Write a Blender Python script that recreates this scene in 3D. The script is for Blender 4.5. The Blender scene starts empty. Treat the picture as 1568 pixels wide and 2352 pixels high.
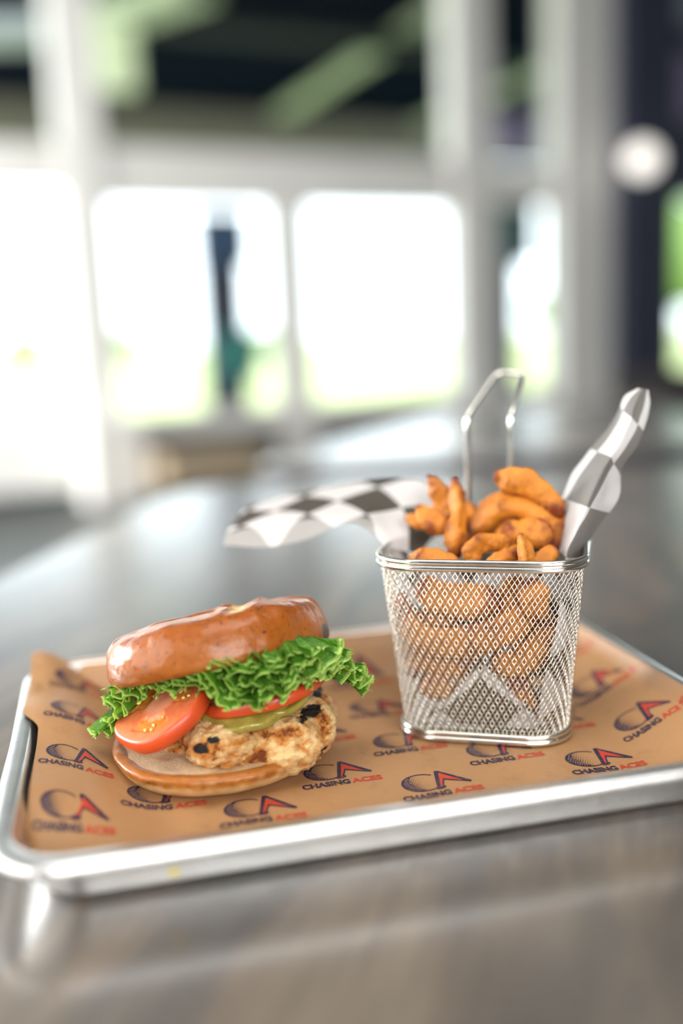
import bpy, math, random
import numpy as np
from mathutils import Matrix, Vector, noise as mn

# ------------------------------------------------------------------ camera
# all coordinates below are centimetres on the table top frame; S turns them into metres
S = 0.01
FPX, PITCH, ROLL, CAMH = 2289.0, 0.174949, -0.042423, 20.259
cp, sp = math.cos(PITCH), math.sin(PITCH)
cr, sr = math.cos(ROLL), math.sin(ROLL)
_f = np.array([0, cp, -sp]); _r0 = np.array([1., 0, 0]); _u0 = np.array([0, sp, cp])
CR = cr * _r0 + sr * _u0
CU = -sr * _r0 + cr * _u0
cam_d = bpy.data.cameras.new('camera')
cam = bpy.data.objects.new('camera', cam_d)
bpy.context.scene.collection.objects.link(cam)
cam.matrix_world = Matrix(((CR[0], CU[0], -_f[0], 0), (CR[1], CU[1], -_f[1], 0),
                           (CR[2], CU[2], -_f[2], CAMH * S), (0, 0, 0, 1)))
cam_d.sensor_fit = 'VERTICAL'; cam_d.sensor_height = 36; cam_d.sensor_width = 24
cam_d.lens = FPX * 36 / 2352
cam_d.clip_start = 0.02; cam_d.clip_end = 500
cam_d.dof.use_dof = True; cam_d.dof.focus_distance = 0.459; cam_d.dof.aperture_fstop = 1.6
cam_d.dof.aperture_blades = 0
scn = bpy.context.scene
scn.camera = cam

# ------------------------------------------------------------------ world, sun, exposure
w = bpy.data.worlds.new('sky'); scn.world = w; w.use_nodes = True
bg = w.node_tree.nodes['Background']
bg.inputs[0].default_value = (0.85, 0.93, 1.0, 1); bg.inputs[1].default_value = 5.0
sun_d = bpy.data.lights.new('sun', 'SUN'); sun_d.energy = 2.5; sun_d.angle = 0.02; sun_d.color = (1, .96, .88)
sun = bpy.data.objects.new('sun', sun_d); scn.collection.objects.link(sun)
sun.rotation_euler = (math.radians(38), 0, math.radians(-20))


def area(name, loc, target, sx, sy, energy, col):
    d = bpy.data.lights.new(name, 'AREA'); d.shape = 'RECTANGLE'; d.size = sx; d.size_y = sy; d.energy = energy; d.color = col
    o = bpy.data.objects.new(name, d); scn.collection.objects.link(o)
    o.location = loc; o.rotation_euler = (Vector(target) - Vector(loc)).to_track_quat('-Z', 'Y').to_euler()


# daylight through the windows in the walls behind and to the left of the camera, then an added fill for the frames
area('window_light_left', (-2.6, -.6, 1.15), (0, .4, 0.05), 3.6, 2.4, 125, (1, .97, .92))
area('window_light_behind', (.9, -3.0, 1.5), (0, .4, 0.1), 3.2, 1.5, 170, (1, .98, .95))
area('window_light_side', (-5.6, 3.4, 1.1), (1.2, 7.0, 0.9), 3.0, 2.2, 850, (1, .99, .96))  # added fill lamp, brightens the room side of the window frames
area('ceiling_light', (.2, .3, 2.7), (.1, .5, 0), 2.4, 2.0, 70, (1, .97, .93))
scn.view_settings.view_transform = 'Standard'; scn.view_settings.look = 'None'
scn.view_settings.gamma = 1; scn.view_settings.use_curve_mapping = False
scn.view_settings.exposure = 0.0
scn.cycles.use_denoising = True
scn.cycles.max_bounces = 8; scn.cycles.transparent_max_bounces = 16
scn.cycles.sample_clamp_indirect = 6; scn.cycles.caustics_reflective = False

# ------------------------------------------------------------------ helpers
random.seed(7)
rng = np.random.default_rng(7)
COL = scn.collection


def at(px, py, z=None, Y=None):
    """point of the world seen at a photograph pixel, on height z or at distance Y"""
    d = CR * (px - 784) / FPX - CU * (py - 1176) / FPX + _f
    t = (z - CAMH) / d[2] if z is not None else Y / d[1]
    return np.array([0, 0, CAMH]) + t * d


def tag(o, label=None, cat=None, group=None, kind=None):
    if label: o['label'] = label
    if cat: o['category'] = cat
    if group: o['group'] = group
    if kind: o['kind'] = kind
    return o


def empty(name, loc, label, cat, group=None):
    o = bpy.data.objects.new(name, None); COL.objects.link(o)
    o.location = Vector(loc) * S; o.empty_display_size = .01
    o['base'] = [float(c) for c in loc]
    return tag(o, label, cat, group)


def obj(name, V, F, mat, parent=None, smooth=True, attrs=None, uv=None, origin=None, mat_idx=None):
    V = np.asarray(V, float).reshape(-1, 3)
    if parent is not None:
        base = np.array(parent['base'])
    else:
        base = np.array(origin if origin is not None else [V[:, 0].mean(), V[:, 1].mean(), V[:, 2].min()])
    me = bpy.data.meshes.new(name)
    me.from_pydata(((V - base) * S).tolist(), [], [tuple(int(i) for i in f) for f in F])
    for m in (mat if isinstance(mat, (list, tuple)) else [mat]): me.materials.append(m)
    if smooth: me.polygons.foreach_set('use_smooth', [True] * len(me.polygons))
    if mat_idx is not None: me.polygons.foreach_set('material_index', [int(i) for i in mat_idx])
    for k, a in (attrs or {}).items():
        at_ = me.attributes.new(k, 'FLOAT', 'POINT'); at_.data.foreach_set('value', np.asarray(a, np.float32).ravel())
    if uv is not None:
        uv = np.asarray(uv).reshape(-1, 2)
        l = me.uv_layers.new(name='UVMap')
        idx = np.zeros(len(me.loops), np.int32); me.loops.foreach_get('vertex_index', idx)
        l.data.foreach_set('uv', uv[idx].astype(np.float32).ravel())
    me.update()
    o = bpy.data.objects.new(name, me); COL.objects.link(o)
    if parent is not None:
        o.parent = parent
        o['base'] = [float(c) for c in base]
    else:
        o.location = Vector(base) * S
        o['base'] = [float(c) for c in base]
    return o


def grid_faces(n, m, wrap_n=False, wrap_m=False, off=0):
    F = []
    for i in range(n if wrap_n else n - 1):
        i2 = (i + 1) % n
        for j in range(m if wrap_m else m - 1):
            j2 = (j + 1) % m
            F.append((off + i * m + j, off + i2 * m + j, off + i2 * m + j2, off + i * m + j2))
    return F


def catmull(P, n):
    """n samples of a Catmull-Rom curve through rows of P"""
    P = np.asarray(P, float)
    Q = np.concatenate([(2 * P[0] - P[1])[None], P, (2 * P[-1] - P[-2])[None]])
    t = np.linspace(0, len(P) - 1 - 1e-9, n)
    i = t.astype(int); f = (t - i).reshape((-1,) + (1,) * (P.ndim - 1))
    a, b, c, d = Q[i], Q[i + 1], Q[i + 2], Q[i + 3]
    return .5 * (2 * b + (c - a) * f + (2 * a - 5 * b + 4 * c - d) * f ** 2 + (3 * b - a - 3 * c + d) * f ** 3)


def fb(p, s=1.0, o=3, seed=0.0):
    v, a = 0.0, 1.0
    q = Vector((p[0] * s + seed, p[1] * s + seed * .7, p[2] * s - seed))
    for _ in range(o):
        v += a * mn.noise(q); q = q * 2.03; a *= .5
    return v


def fbm(V, s=1.0, o=3, seed=0.0):
    return np.array([fb(p, s, o, seed) for p in V.reshape(-1, 3)])


def normals(V, F):
    V = np.asarray(V); N = np.zeros_like(V)
    Fq = np.array([f for f in F if len(f) == 4])
    if len(Fq):
        n = np.cross(V[Fq[:, 2]] - V[Fq[:, 0]], V[Fq[:, 3]] - V[Fq[:, 1]])
        for k in range(4): np.add.at(N, Fq[:, k], n)
    Ft = np.array([f for f in F if len(f) == 3])
    if len(Ft):
        n = np.cross(V[Ft[:, 1]] - V[Ft[:, 0]], V[Ft[:, 2]] - V[Ft[:, 0]])
        for k in range(3): np.add.at(N, Ft[:, k], n)
    return N / (np.linalg.norm(N, axis=1, keepdims=True) + 1e-12)


def tube(P, rad, k=8, closed=False, cap=True, ref=(0, 0, 1)):
    """verts, faces of a tube along P with parallel transported frames"""
    P = np.asarray(P, float); n = len(P)
    rad = np.broadcast_to(np.asarray(rad, float), (n,))
    T = np.roll(P, -1, 0) - np.roll(P, 1, 0) if closed else np.gradient(P, axis=0)
    T /= np.linalg.norm(T, axis=1, keepdims=True) + 1e-12
    u = np.array(ref, float)
    if abs(T[0] @ u) > .95: u = np.array([1., 0, 0])
    U = []
    for t in T:
        u = u - (u @ t) * t; u /= np.linalg.norm(u) + 1e-12; U.append(u.copy())
    U = np.array(U); W = np.cross(T, U)
    a = np.linspace(0, 2 * math.pi, k, endpoint=False)
    V = P[:, None] + rad[:, None, None] * (np.cos(a)[None, :, None] * U[:, None] + np.sin(a)[None, :, None] * W[:, None])
    F = grid_faces(n, k, closed, True)
    V = V.reshape(-1, 3)
    if cap and not closed:
        F.append(tuple(range(k))[::-1]); F.append(tuple((n - 1) * k + j for j in range(k)))
    return V, F


class MB:
    """collects boxes and other shapes for one mesh"""
    def __init__(s): s.V = []; s.F = []; s.n = 0
    def add(s, V, F):
        V = np.asarray(V, float).reshape(-1, 3)
        s.V.append(V); s.F += [tuple(i + s.n for i in f) for f in F]; s.n += len(V); return s
    def box(s, c, h, ax=None, bev=0.0):
        c = np.array(c, float); A = np.eye(3) if ax is None else np.array(ax, float)
        b = min(bev, min(h) * .9)
        if b <= 0:
            V = [c + A.T @ (np.array([i, j, k]) * h) for i in (-1, 1) for j in (-1, 1) for k in (-1, 1)]
            F = [(0, 1, 3, 2), (4, 6, 7, 5), (0, 4, 5, 1), (2, 3, 7, 6), (0, 2, 6, 4), (1, 5, 7, 3)]
            return s.add(V, F)
        import bmesh
        bm = bmesh.new(); bmesh.ops.create_cube(bm, size=2)
        for v in bm.verts: v.co = Vector([v.co[i] * h[i] for i in range(3)])
        bmesh.ops.bevel(bm, geom=bm.edges[:], offset=b, segments=2, affect='EDGES', profile=.5)
        bm.verts.index_update()
        V = [c + A.T @ np.array(v.co) for v in bm.verts]
        F = [tuple(v.index for v in f.verts) for f in bm.faces]
        bm.free(); return s.add(V, F)
    def build(s, name, mat, parent=None, smooth=False, **k):
        return obj(name, np.vstack(s.V), s.F, mat, parent, smooth, **k)


def rrect(w, d, r, n=10, m=10):
    """closed rounded rectangle, centred; n points per corner, m per side"""
    pts = []
    for (cx, cy, a0) in ((w / 2 - r, d / 2 - r, 0), (-w / 2 + r, d / 2 - r, 90), (-w / 2 + r, -d / 2 + r, 180), (w / 2 - r, -d / 2 + r, 270)):
        for i in range(n + 1):
            a = math.radians(a0 + 90 * i / n); pts.append((cx + r * math.cos(a), cy + r * math.sin(a)))
    out = []
    L = len(pts)
    for i in range(L):
        out.append(pts[i])
        if i % (n + 1) == n:
            a, b = np.array(pts[i]), np.array(pts[(i + 1) % L])
            for k in range(1, m): out.append(tuple(a + (b - a) * k / m))
    return np.array(out)


# ------------------------------------------------------------------ materials
class NT:
    def __init__(s, name):
        s.m = bpy.data.materials.new(name); s.m.use_nodes = True
        s.t = s.m.node_tree; s.b = s.t.nodes['Principled BSDF']; s.out = s.t.nodes['Material Output']
    def n(s, typ, ins=None, **props):
        nd = s.t.nodes.new(typ)
        for k, v in props.items(): setattr(nd, k, v)
        for k, v in (ins or {}).items():
            if isinstance(v, bpy.types.NodeSocket): s.t.links.new(v, nd.inputs[k])
            else: nd.inputs[k].default_value = v
        return nd
    def set(s, **k):
        for a, v in k.items():
            a = a.replace('_', ' ')
            if isinstance(v, bpy.types.NodeSocket): s.t.links.new(v, s.b.inputs[a])
            else: s.b.inputs[a].default_value = v
        return s
    def pos(s): return s.n('ShaderNodeNewGeometry').outputs['Position']
    def objco(s): return s.n('ShaderNodeTexCoord').outputs['Object']
    def uv(s): return s.n('ShaderNodeTexCoord').outputs['UV']
    def map(s, vec, scale=(1, 1, 1), rot=(0, 0, 0), loc=(0, 0, 0)):
        return s.n('ShaderNodeMapping', {'Vector': vec, 'Scale': scale, 'Rotation': rot, 'Location': loc}).outputs[0]
    def noise(s, vec, scale, detail=3, rough=.5, dist=0):
        return s.n('ShaderNodeTexNoise', {'Vector': vec, 'Scale': scale, 'Detail': detail, 'Roughness': rough, 'Distortion': dist}).outputs[0]
    def voro(s, vec, scale, feature='F1'):
        return s.n('ShaderNodeTexVoronoi', {'Vector': vec, 'Scale': scale}, feature=feature).outputs['Distance']
    def ramp(s, f, stops, interp='LINEAR'):
        nd = s.n('ShaderNodeValToRGB', {'Fac': f}); cr_ = nd.color_ramp; cr_.interpolation = interp
        while len(cr_.elements) < len(stops): cr_.elements.new(.5)
        for e, (p, c) in zip(cr_.elements, stops):
            e.position = p; e.color = (*c, 1) if hasattr(c, '__len__') else (c, c, c, 1)
        return nd.outputs[0]
    def mix(s, f, a, b, blend='MIX'):
        nd = s.n('ShaderNodeMix', data_type='RGBA', blend_type=blend)
        for k, v in ((0, f), (6, a), (7, b)):
            if isinstance(v, bpy.types.NodeSocket): s.t.links.new(v, nd.inputs[k])
            else: nd.inputs[k].default_value = (*v, 1) if k else v
        return nd.outputs[2]
    def math(s, op, a, b=0.0, clamp=False):
        nd = s.n('ShaderNodeMath', operation=op, use_clamp=clamp)
        for k, v in ((0, a), (1, b)):
            if isinstance(v, bpy.types.NodeSocket): s.t.links.new(v, nd.inputs[k])
            else: nd.inputs[k].default_value = v
        return nd.outputs[0]
    def attr(s, name): return s.n('ShaderNodeAttribute', attribute_name=name).outputs['Fac']
    def bump(s, h, strength=.5, dist=.001):
        return s.n('ShaderNodeBump', {'Height': h, 'Strength': strength, 'Distance': dist}).outputs[0]


def plain(name, col, rough=.6, metal=0, **k):
    t = NT(name); v = t.objco()
    c = t.mix(t.noise(v, 9, 3), tuple(x * .88 for x in col), tuple(min(1, x * 1.1) for x in col))
    t.set(Base_Color=c, Roughness=rough, Metallic=metal, **k); return t.m


M = {}
# brushed aluminium of the sheet pan
t = NT('aluminium'); v = t.objco()
sc1 = t.noise(t.map(v, (3, 60, 20)), 30, 5, .6); sc2 = t.noise(v, 60, 4)
t.set(Base_Color=t.mix(sc2, (.74, .74, .73), (.88, .88, .87)), Metallic=1.0,
      Roughness=t.math('ADD', t.math('MULTIPLY', sc1, .22), .2), Normal=t.bump(t.noise(v, 45, 4), .25, .002))
M['alu'] = t.m
# polished stainless wire
t = NT('stainless'); v = t.objco()
t.set(Base_Color=(.80, .78, .72, 1), Metallic=1.0, Roughness=t.math('ADD', t.math('MULTIPLY', t.noise(v, 200, 2), .12), .1))
M['steel'] = t.m
t = NT('stainless_mesh')
t.set(Base_Color=(.80, .77, .69, 1), Metallic=1.0, Roughness=.27)
M['mesh'] = t.m
# kraft paper
t = NT('kraft_paper'); v = t.objco()
fib = t.noise(t.map(v, (1, 2.4, 1)), 260, 5, .7); blot = t.noise(v, 18, 4)
wear = t.noise(v, 40, 5, .65)
c = t.mix(blot, (.33, .162, .062), (.42, .22, .090))
c = t.mix(t.math('MULTIPLY', fib, .6), c, (.46, .27, .14))
c = t.mix(t.ramp(wear, [(.56, 0), (.72, .55)]), c, (.24, .115, .045))
t.set(Base_Color=c, Roughness=t.math('ADD', t.math('MULTIPLY', blot, .25), .33), Specular_IOR_Level=.45,
      Normal=t.bump(t.math('ADD', t.noise(v, 120, 4), t.math('MULTIPLY', blot, 2.0)), .35, .0012))
M['kraft'] = t.m
for nm, colr in (('navy', (.018, .014, .045)), ('red', (.50, .045, .02)), ('tan', (.45, .25, .12))):
    t = NT('print_' + nm); v = t.objco()
    t.set(Base_Color=t.mix(t.ramp(t.noise(v, 420, 4, .7), [(.5, 0), (.8, .45)]), colr, (.35, .19, .09)), Roughness=.5)
    M[nm] = t.m
# checkered deli paper
t = NT('checkered_paper'); v = t.uv()
ck = t.n('ShaderNodeTexChecker', {'Vector': v, 'Scale': 1.0, 'Color1': (0, 0, 0, 1), 'Color2': (1, 1, 1, 1)}).outputs['Fac']
gr = t.noise(t.objco(), 700, 4, .8)
wh = t.mix(gr, (.80, .79, .79), (.88, .87, .87)); bk = t.mix(gr, (.06, .055, .045), (.15, .135, .115))
c = t.mix(ck, bk, wh)
c = t.mix(t.attr('rev'), c, t.mix(ck, t.mix(gr, (.42, .41, .40), (.62, .61, .60)), wh))
t.set(Base_Color=c, Roughness=.5, Normal=t.bump(t.noise(t.objco(), 90, 3), .3, .001))
tr = t.n('ShaderNodeBsdfTranslucent', {'Color': c})
mx = t.n('ShaderNodeMixShader', {0: .42, 1: t.b.outputs[0], 2: tr.outputs[0]})
t.t.links.new(mx.outputs[0], t.out.inputs[0])
M['check'] = t.m
# glazed pretzel bun
t = NT('glazed_bun'); v = t.objco()
dough = t.attr('dough'); char = t.attr('char'); pale = t.attr('pale')
c = t.mix(t.noise(v, 81, 4), (.17, .034, .002), (.37, .098, .006))
c = t.mix(t.ramp(t.noise(v, 405, 3), [(.57, 0), (.70, .8)]), c, (.085, .018, .007))
c = t.mix(t.math('MULTIPLY', pale, t.ramp(t.noise(v, 243, 3), [(.3, .5), (.6, 1)])), c, (.50, .21, .035))
fibre = t.noise(t.map(v, (1, 1, 4)), 243, 5, .7)
c = t.mix(dough, c, t.mix(fibre, (.58, .34, .12), (.82, .60, .32)))
c = t.mix(t.ramp(t.math('ADD', char, t.math('MULTIPLY', t.noise(v, 594, 3), .5)), [(.62, 0), (.85, 1)]), c, (.012, .008, .006))
t.set(Base_Color=c, Roughness=t.math('ADD', t.math('MULTIPLY', dough, .45), t.ramp(t.noise(v, 162, 3), [(.3, .27), (.8, .42)])),
      Coat_Weight=t.math('SUBTRACT', .10, dough, True), Coat_Roughness=.2, Specular_IOR_Level=.42,
      Subsurface_Weight=.03, Subsurface_Radius=(.01, .004, .002), Subsurface_Scale=.5,
      Normal=t.bump(t.math('ADD', t.noise(v, 189, 4), t.math('MULTIPLY', t.noise(v, 1026, 3), .25)), .28, .0016))
M['bun'] = t.m
# cut bread
t = NT('bread_crumb'); v = t.objco()
c = t.mix(t.noise(v, 162, 5, .6), (.62, .40, .20), (.80, .62, .40))
c = t.mix(t.ramp(t.noise(v, 68, 4), [(.55, 0), (.75, .8)]), c, (.40, .20, .08))
t.set(Base_Color=c, Roughness=.85, Normal=t.bump(t.noise(v, 702, 5, .7), .8, .002))
M['crumb'] = t.m
# grilled chicken
t = NT('grilled_chicken'); v = t.objco()
char = t.attr('char'); brown = t.attr('brown')
fib = t.noise(t.map(v, (1, 1, 2.5)), 297, 5, .65, .6)
c = t.mix(fib, (.82, .48, .15), (.95, .76, .43))
n2 = t.noise(v, 202, 5, .65)
c = t.mix(t.ramp(t.math('ADD', t.math('MULTIPLY', brown, .55), n2), [(.52, 0), (.86, 1)]), c, (.62, .22, .030))
c = t.mix(t.ramp(t.math('ADD', t.math('MULTIPLY', brown, .5), t.noise(v, 378, 4)), [(.82, 0), (1.02, .95)]), c, (.20, .045, .010))
c = t.mix(t.ramp(t.math('ADD', char, t.math('MULTIPLY', t.noise(v, 432, 4), .6)), [(.72, 0), (.92, 1)]), c, (.010, .008, .007))
t.set(Base_Color=c, Roughness=t.ramp(t.noise(v, 243, 3), [(.35, .28), (.7, .6)]), Subsurface_Weight=.2,
      Subsurface_Radius=(.006, .003, .0015), Subsurface_Scale=.5, Specular_IOR_Level=.5,
      Normal=t.bump(t.math('ADD', t.noise(t.map(v, (1, 1, 2.2)), 405, 6, .7, .8), n2), .75, .0022))
M['chicken'] = t.m
# lettuce
t = NT('lettuce'); v = t.objco()
e = t.attr('edge'); tone = t.noise(v, 122, 3)
c = t.mix(tone, (.035, .15, .008), (.13, .33, .025))
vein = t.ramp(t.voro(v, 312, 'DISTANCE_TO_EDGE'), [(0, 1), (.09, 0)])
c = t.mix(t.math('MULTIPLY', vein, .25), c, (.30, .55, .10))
c = t.mix(t.ramp(e, [(.0, .9), (.65, 0)]), c, (.018, .085, .004))  # shade deep between the ruffles, put into the inner leaf colour
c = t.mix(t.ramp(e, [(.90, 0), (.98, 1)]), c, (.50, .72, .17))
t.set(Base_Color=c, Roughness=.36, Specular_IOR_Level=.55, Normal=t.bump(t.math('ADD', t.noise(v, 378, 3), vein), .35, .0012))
tr = t.n('ShaderNodeBsdfTranslucent', {'Color': t.mix(.5, c, (.35, .70, .04))})
mx = t.n('ShaderNodeMixShader', {0: .26, 1: t.b.outputs[0], 2: tr.outputs[0]})
t.t.links.new(mx.outputs[0], t.out.inputs[0])
M['lettuce'] = t.m
# tomato
t = NT('tomato'); v = t.objco()
skin = t.attr('skin'); gel = t.attr('gel'); core = t.attr('core')
c = t.mix(t.noise(v, 324, 4), (.58, .10, .030), (.76, .22, .09))
c = t.mix(core, c, (.78, .34, .20))
c = t.mix(gel, c, t.mix(t.noise(v, 594, 3), (.55, .10, .012), (.78, .34, .05)))
c = t.mix(skin, c, t.mix(t.noise(v, 135, 3), (.55, .055, .012), (.68, .10, .022)))
t.set(Base_Color=c, Roughness=t.math('ADD', .26, t.math('MULTIPLY', t.noise(v, 351, 3), .15)), Subsurface_Weight=.3,
      Subsurface_Radius=(.012, .003, .001), Subsurface_Scale=.4, Coat_Weight=.2, Coat_Roughness=.12,
      Normal=t.bump(t.noise(v, 621, 3), t.math('ADD', .12, 0), .001))
M['tomato'] = t.m
M['seed'] = plain('tomato_seed', (.85, .55, .20), .25, 0, Coat_Weight=.6)
# pickle
t = NT('pickle'); v = t.objco()
c = t.mix(t.noise(v, 243, 3), (.20, .165, .012), (.42, .36, .09))
t.set(Base_Color=c, Roughness=.12, Coat_Weight=.6, Coat_Roughness=.05, Subsurface_Weight=.5, Subsurface_Radius=(.004, .005, .001), Subsurface_Scale=.5,
      Normal=t.bump(t.noise(v, 432, 3), .25, .001))
M['pickle'] = t.m
# seasoned fries
t = NT('fried_potato'); v = t.objco()
brown = t.attr('brown')
big = t.noise(v, 122, 4, .6)
c = t.mix(big, (.36, .085, .005), (.80, .32, .035))
c = t.mix(t.ramp(t.math('ADD', t.math('MULTIPLY', brown, .7), t.noise(v, 120, 5, .7)), [(.56, 0), (.95, 1)]), c, (.17, .028, .005))
c = t.mix(t.ramp(t.noise(v, 891, 3), [(.66, 0), (.76, .7)]), c, (.25, .05, .01))
t.set(Specular_IOR_Level=.35, Base_Color=c, Roughness=t.ramp(t.noise(v, 324, 3), [(.3, .25), (.7, .5)]), Subsurface_Weight=.08,
      Subsurface_Radius=(.006, .003, .001), Subsurface_Scale=.5,
      Normal=t.bump(t.math('ADD', t.noise(v, 297, 5, .65), t.math('MULTIPLY', t.noise(v, 1134, 3), .3)), .6, .002))
M['fry'] = t.m
# weathered laminate table
t = NT('weathered_table'); v = t.map(t.pos(), (1, 1, 1), (0, 0, math.radians(16)))
g1 = t.noise(t.map(v, (9, 1.6, 1)), 2.2, 6, .62, .5); g2 = t.noise(t.map(v, (40, 3, 1)), 5, 5, .6, .3); g3 = t.noise(v, 6, 3)
c = t.ramp(g1, [(.32, (.026, .023, .021)), (.44, (.075, .060, .047)), (.52, (.16, .115, .075)), (.62, (.27, .205, .14)), (.8, (.19, .19, .18))])
c = t.mix(t.ramp(g3, [(.45, 0), (.65, .7)]), c, (.115, .105, .095))
c = t.mix(t.ramp(t.noise(t.map(v, (2.2, 1, 1)), 3.5, 3), [(.38, .7), (.58, 0)]), c, (.045, .036, .029))
c = t.mix(t.math('MULTIPLY', g2, .6), c, (.045, .038, .032))
t.set(Base_Color=c, Roughness=t.math('ADD', .30, t.math('MULTIPLY', g2, .12)), Specular_IOR_Level=.8, Coat_Weight=1.0, Coat_Roughness=.23, Coat_IOR=2.6, Normal=t.bump(g2, .12, .001))
M['table'] = t.m
M['edge'] = plain('table_edge_dark', (.05, .05, .055), .35)
M['white'] = plain('off_white_paint', (.86, .855, .82), .45)
M['navy_wall'] = plain('navy_paint', (.030, .034, .060), .6, 0, Specular_IOR_Level=.25)
M['black'] = plain('patio_black_paint', (.003, .007, .014), 1.0, 0, Specular_IOR_Level=0.0)
M['floor'] = plain('dark_concrete', (.055, .062, .062), .45)
M['patio'] = plain('patio_concrete', (.33, .33, .31), .8)
M['beige'] = plain('beige_steel', (.15, .145, .10), .6)
M['lime'] = plain('pale_lime_paint', (.74, .84, .56), .5)
M['green'] = plain('pale_green_paint', (.34, .41, .27), .6)
M['greyb'] = plain('grey_blue_steel', (.30, .34, .36), .6)
M['olive'] = plain('olive_steel', (.020, .026, .028), .8, 0, Specular_IOR_Level=.1)
M['purple'] = plain('mauve_panel', (.26, .22, .34), .6)
M['teal'] = plain('teal_plastic', (.03, .20, .19), .5)
M['dkgreen'] = plain('dark_green_panel', (.01, .09, .05), .6)
M['tanwood'] = plain('tan_wood', (.42, .33, .22), .5)
M['darkchair'] = plain('dark_chair_shell', (.012, .010, .010), .4)
M['ceil'] = plain('ceiling_paint', (.22, .22, .23), .8)
M['lamp'] = plain('opal_globe', (.85, .82, .76), .4, 0, Emission_Color=(1, .95, .87, 1), Emission_Strength=1.4)
M['crumb_y'] = plain('yellow_crumb', (.75, .60, .03), .6)
t = NT('window_glass')
gl = t.n('ShaderNodeBsdfGlossy', {'Color': (1, 1, 1, 1), 'Roughness': .02}); tp = t.n('ShaderNodeBsdfTransparent', {'Color': (.95, .97, .96, 1)})
mx = t.n('ShaderNodeMixShader', {0: .015, 1: tp.outputs[0], 2: gl.outputs[0]}); t.t.links.new(mx.outputs[0], t.out.inputs[0])
M['glass'] = t.m
t = NT('grass'); v = t.pos()
t.set(Base_Color=t.mix(t.noise(v, .6, 4), (.34, .40, .16), (.50, .55, .25)), Roughness=.9)
M['grass'] = t.m
t = NT('tree_leaves'); v = t.pos()
t.set(Base_Color=t.mix(t.noise(v, 1.5, 4), (.06, .16, .03), (.26, .38, .09)), Roughness=.8)
M['leaves'] = t.m
M['bark'] = plain('bark', (.13, .09, .06), .9)

# ------------------------------------------------------------------ setting: the room
FLOOR = -75.0
# window wall frame: origin, direction along the wall and outward normal
WO = np.array([-138.0, 628.0, 0]); WD = np.array([.900, .436, 0]); WD /= np.linalg.norm(WD)
WN = np.array([-WD[1], WD[0], 0]); WZ = np.array([0, 0, 1.])
AX = np.array([WD, WN, WZ])


def wp(u, n, z): return WO + WD * u + WN * n + WZ * z


def onw(px, py, n=0):
    """(u, z) on the wall plane pushed outward by n"""
    d = at(px, py, Y=100) - np.array([0, 0, CAMH])
    o = np.array([0, 0, CAMH])
    tt = ((WO + WN * n - o) @ WN) / (d @ WN)
    P = o + tt * d
    return (P - WO) @ WD, P[2]


def wbox(mb, u0, u1, z0, z1, n0, n1, bev=0):
    return mb.box(wp((u0 + u1) / 2, (n0 + n1) / 2, (z0 + z1) / 2), (abs(u1 - u0) / 2, abs(n1 - n0) / 2, abs(z1 - z0) / 2), AX, bev)


def struct(name, mb, mat, **k): return tag(mb.build(name, mat, **k), kind='structure')


CEIL = 275.0
# floor slab inside and patio slab outside, field beyond
mb = MB(); wbox(mb, -700, 900, FLOOR - 20, FLOOR, -1300, 8); struct('floor', mb, M['floor'])
mb = MB(); wbox(mb, -1500, 1500, FLOOR - 24, FLOOR - 4, 8, 620); struct('ground_patio', mb, M['patio'])
mb = MB(); wbox(mb, -16000, 16000, FLOOR - 50, FLOOR - 30, 620, 26000); struct('ground_field', mb, M['grass'])
mb = MB(); wbox(mb, -900, 1500, CEIL, CEIL + 25, -1700, 20); struct('ceiling', mb, M['ceil'])

# window members; verticals first (u positions taken on the wall)
def uat(px, py, n=0): return onw(px, py, n)[0]


uA0, uA1 = uat(106, 60), uat(208, 60)
uM0, uM1 = uat(624, 700), uat(712, 700)
uB0, uB1 = uat(1022, 60), uat(1112, 60)
uC0, uC1 = uat(1262, 60), uat(1388, 60)
zt1 = 0.5 * (onw(230, 335)[1] + onw(1020, 370)[1]); zt0 = 0.5 * (onw(230, 462)[1] + onw(1000, 482)[1])
zs1 = 0.5 * (onw(700, 925)[1] + onw(400, 945)[1]); zs0 = zs1 - 14
zl1, zl0 = onw(60, 1000)[1], onw(60, 1128)[1]
uL = uat(-420, 600)
for k, (a, b, nn) in enumerate(((uA0, uA1, 16), (uM0, uM1, 7), (uB0, uB1, 16), (uC0, uC1, 20))):
    mb = MB(); wbox(mb, a, b, FLOOR, CEIL if k != 1 else zt0, -nn / 2, nn / 2, .8); struct('trim_%d' % (k + 1), mb, M['white'])
mb = MB(); wbox(mb, uL, uA0, FLOOR, CEIL, -8, 8, .8)
mb = MB(); wbox(mb, uL - 12, uL, FLOOR, CEIL, -8, 8, .8); struct('trim_5', mb, M['white'])
k = 6
zn1, zn0 = onw(1190, 388)[1], onw(1190, 470)[1]
for (a, b, z0, z1) in ((uA1, uB0, zt0, zt1), (uL, uA0, zt0 + 8, zt1), (uB1, uC0, zn0, zn1),
                       (uA1, uB0, zs0, zs1), (uB1, uC0, zs0, zs1), (uL, uA0, zl0, zl1)):
    mb = MB(); wbox(mb, a, b, z0, z1, -6, 6, .8); struct('trim_%d' % k, mb, M['white']); k += 1
# knee panels under the rails
for k, (a, b, z1) in enumerate(((uL, uA0, zl0), (uA1, uB0, zs0), (uB1, uC0, zs0))):
    mb = MB(); wbox(mb, a, b, FLOOR, z1, -3, 3); struct('wall_lower_panel' if k == 0 else 'wall_lower_panel.%03d' % k, mb, M['floor'])
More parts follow.
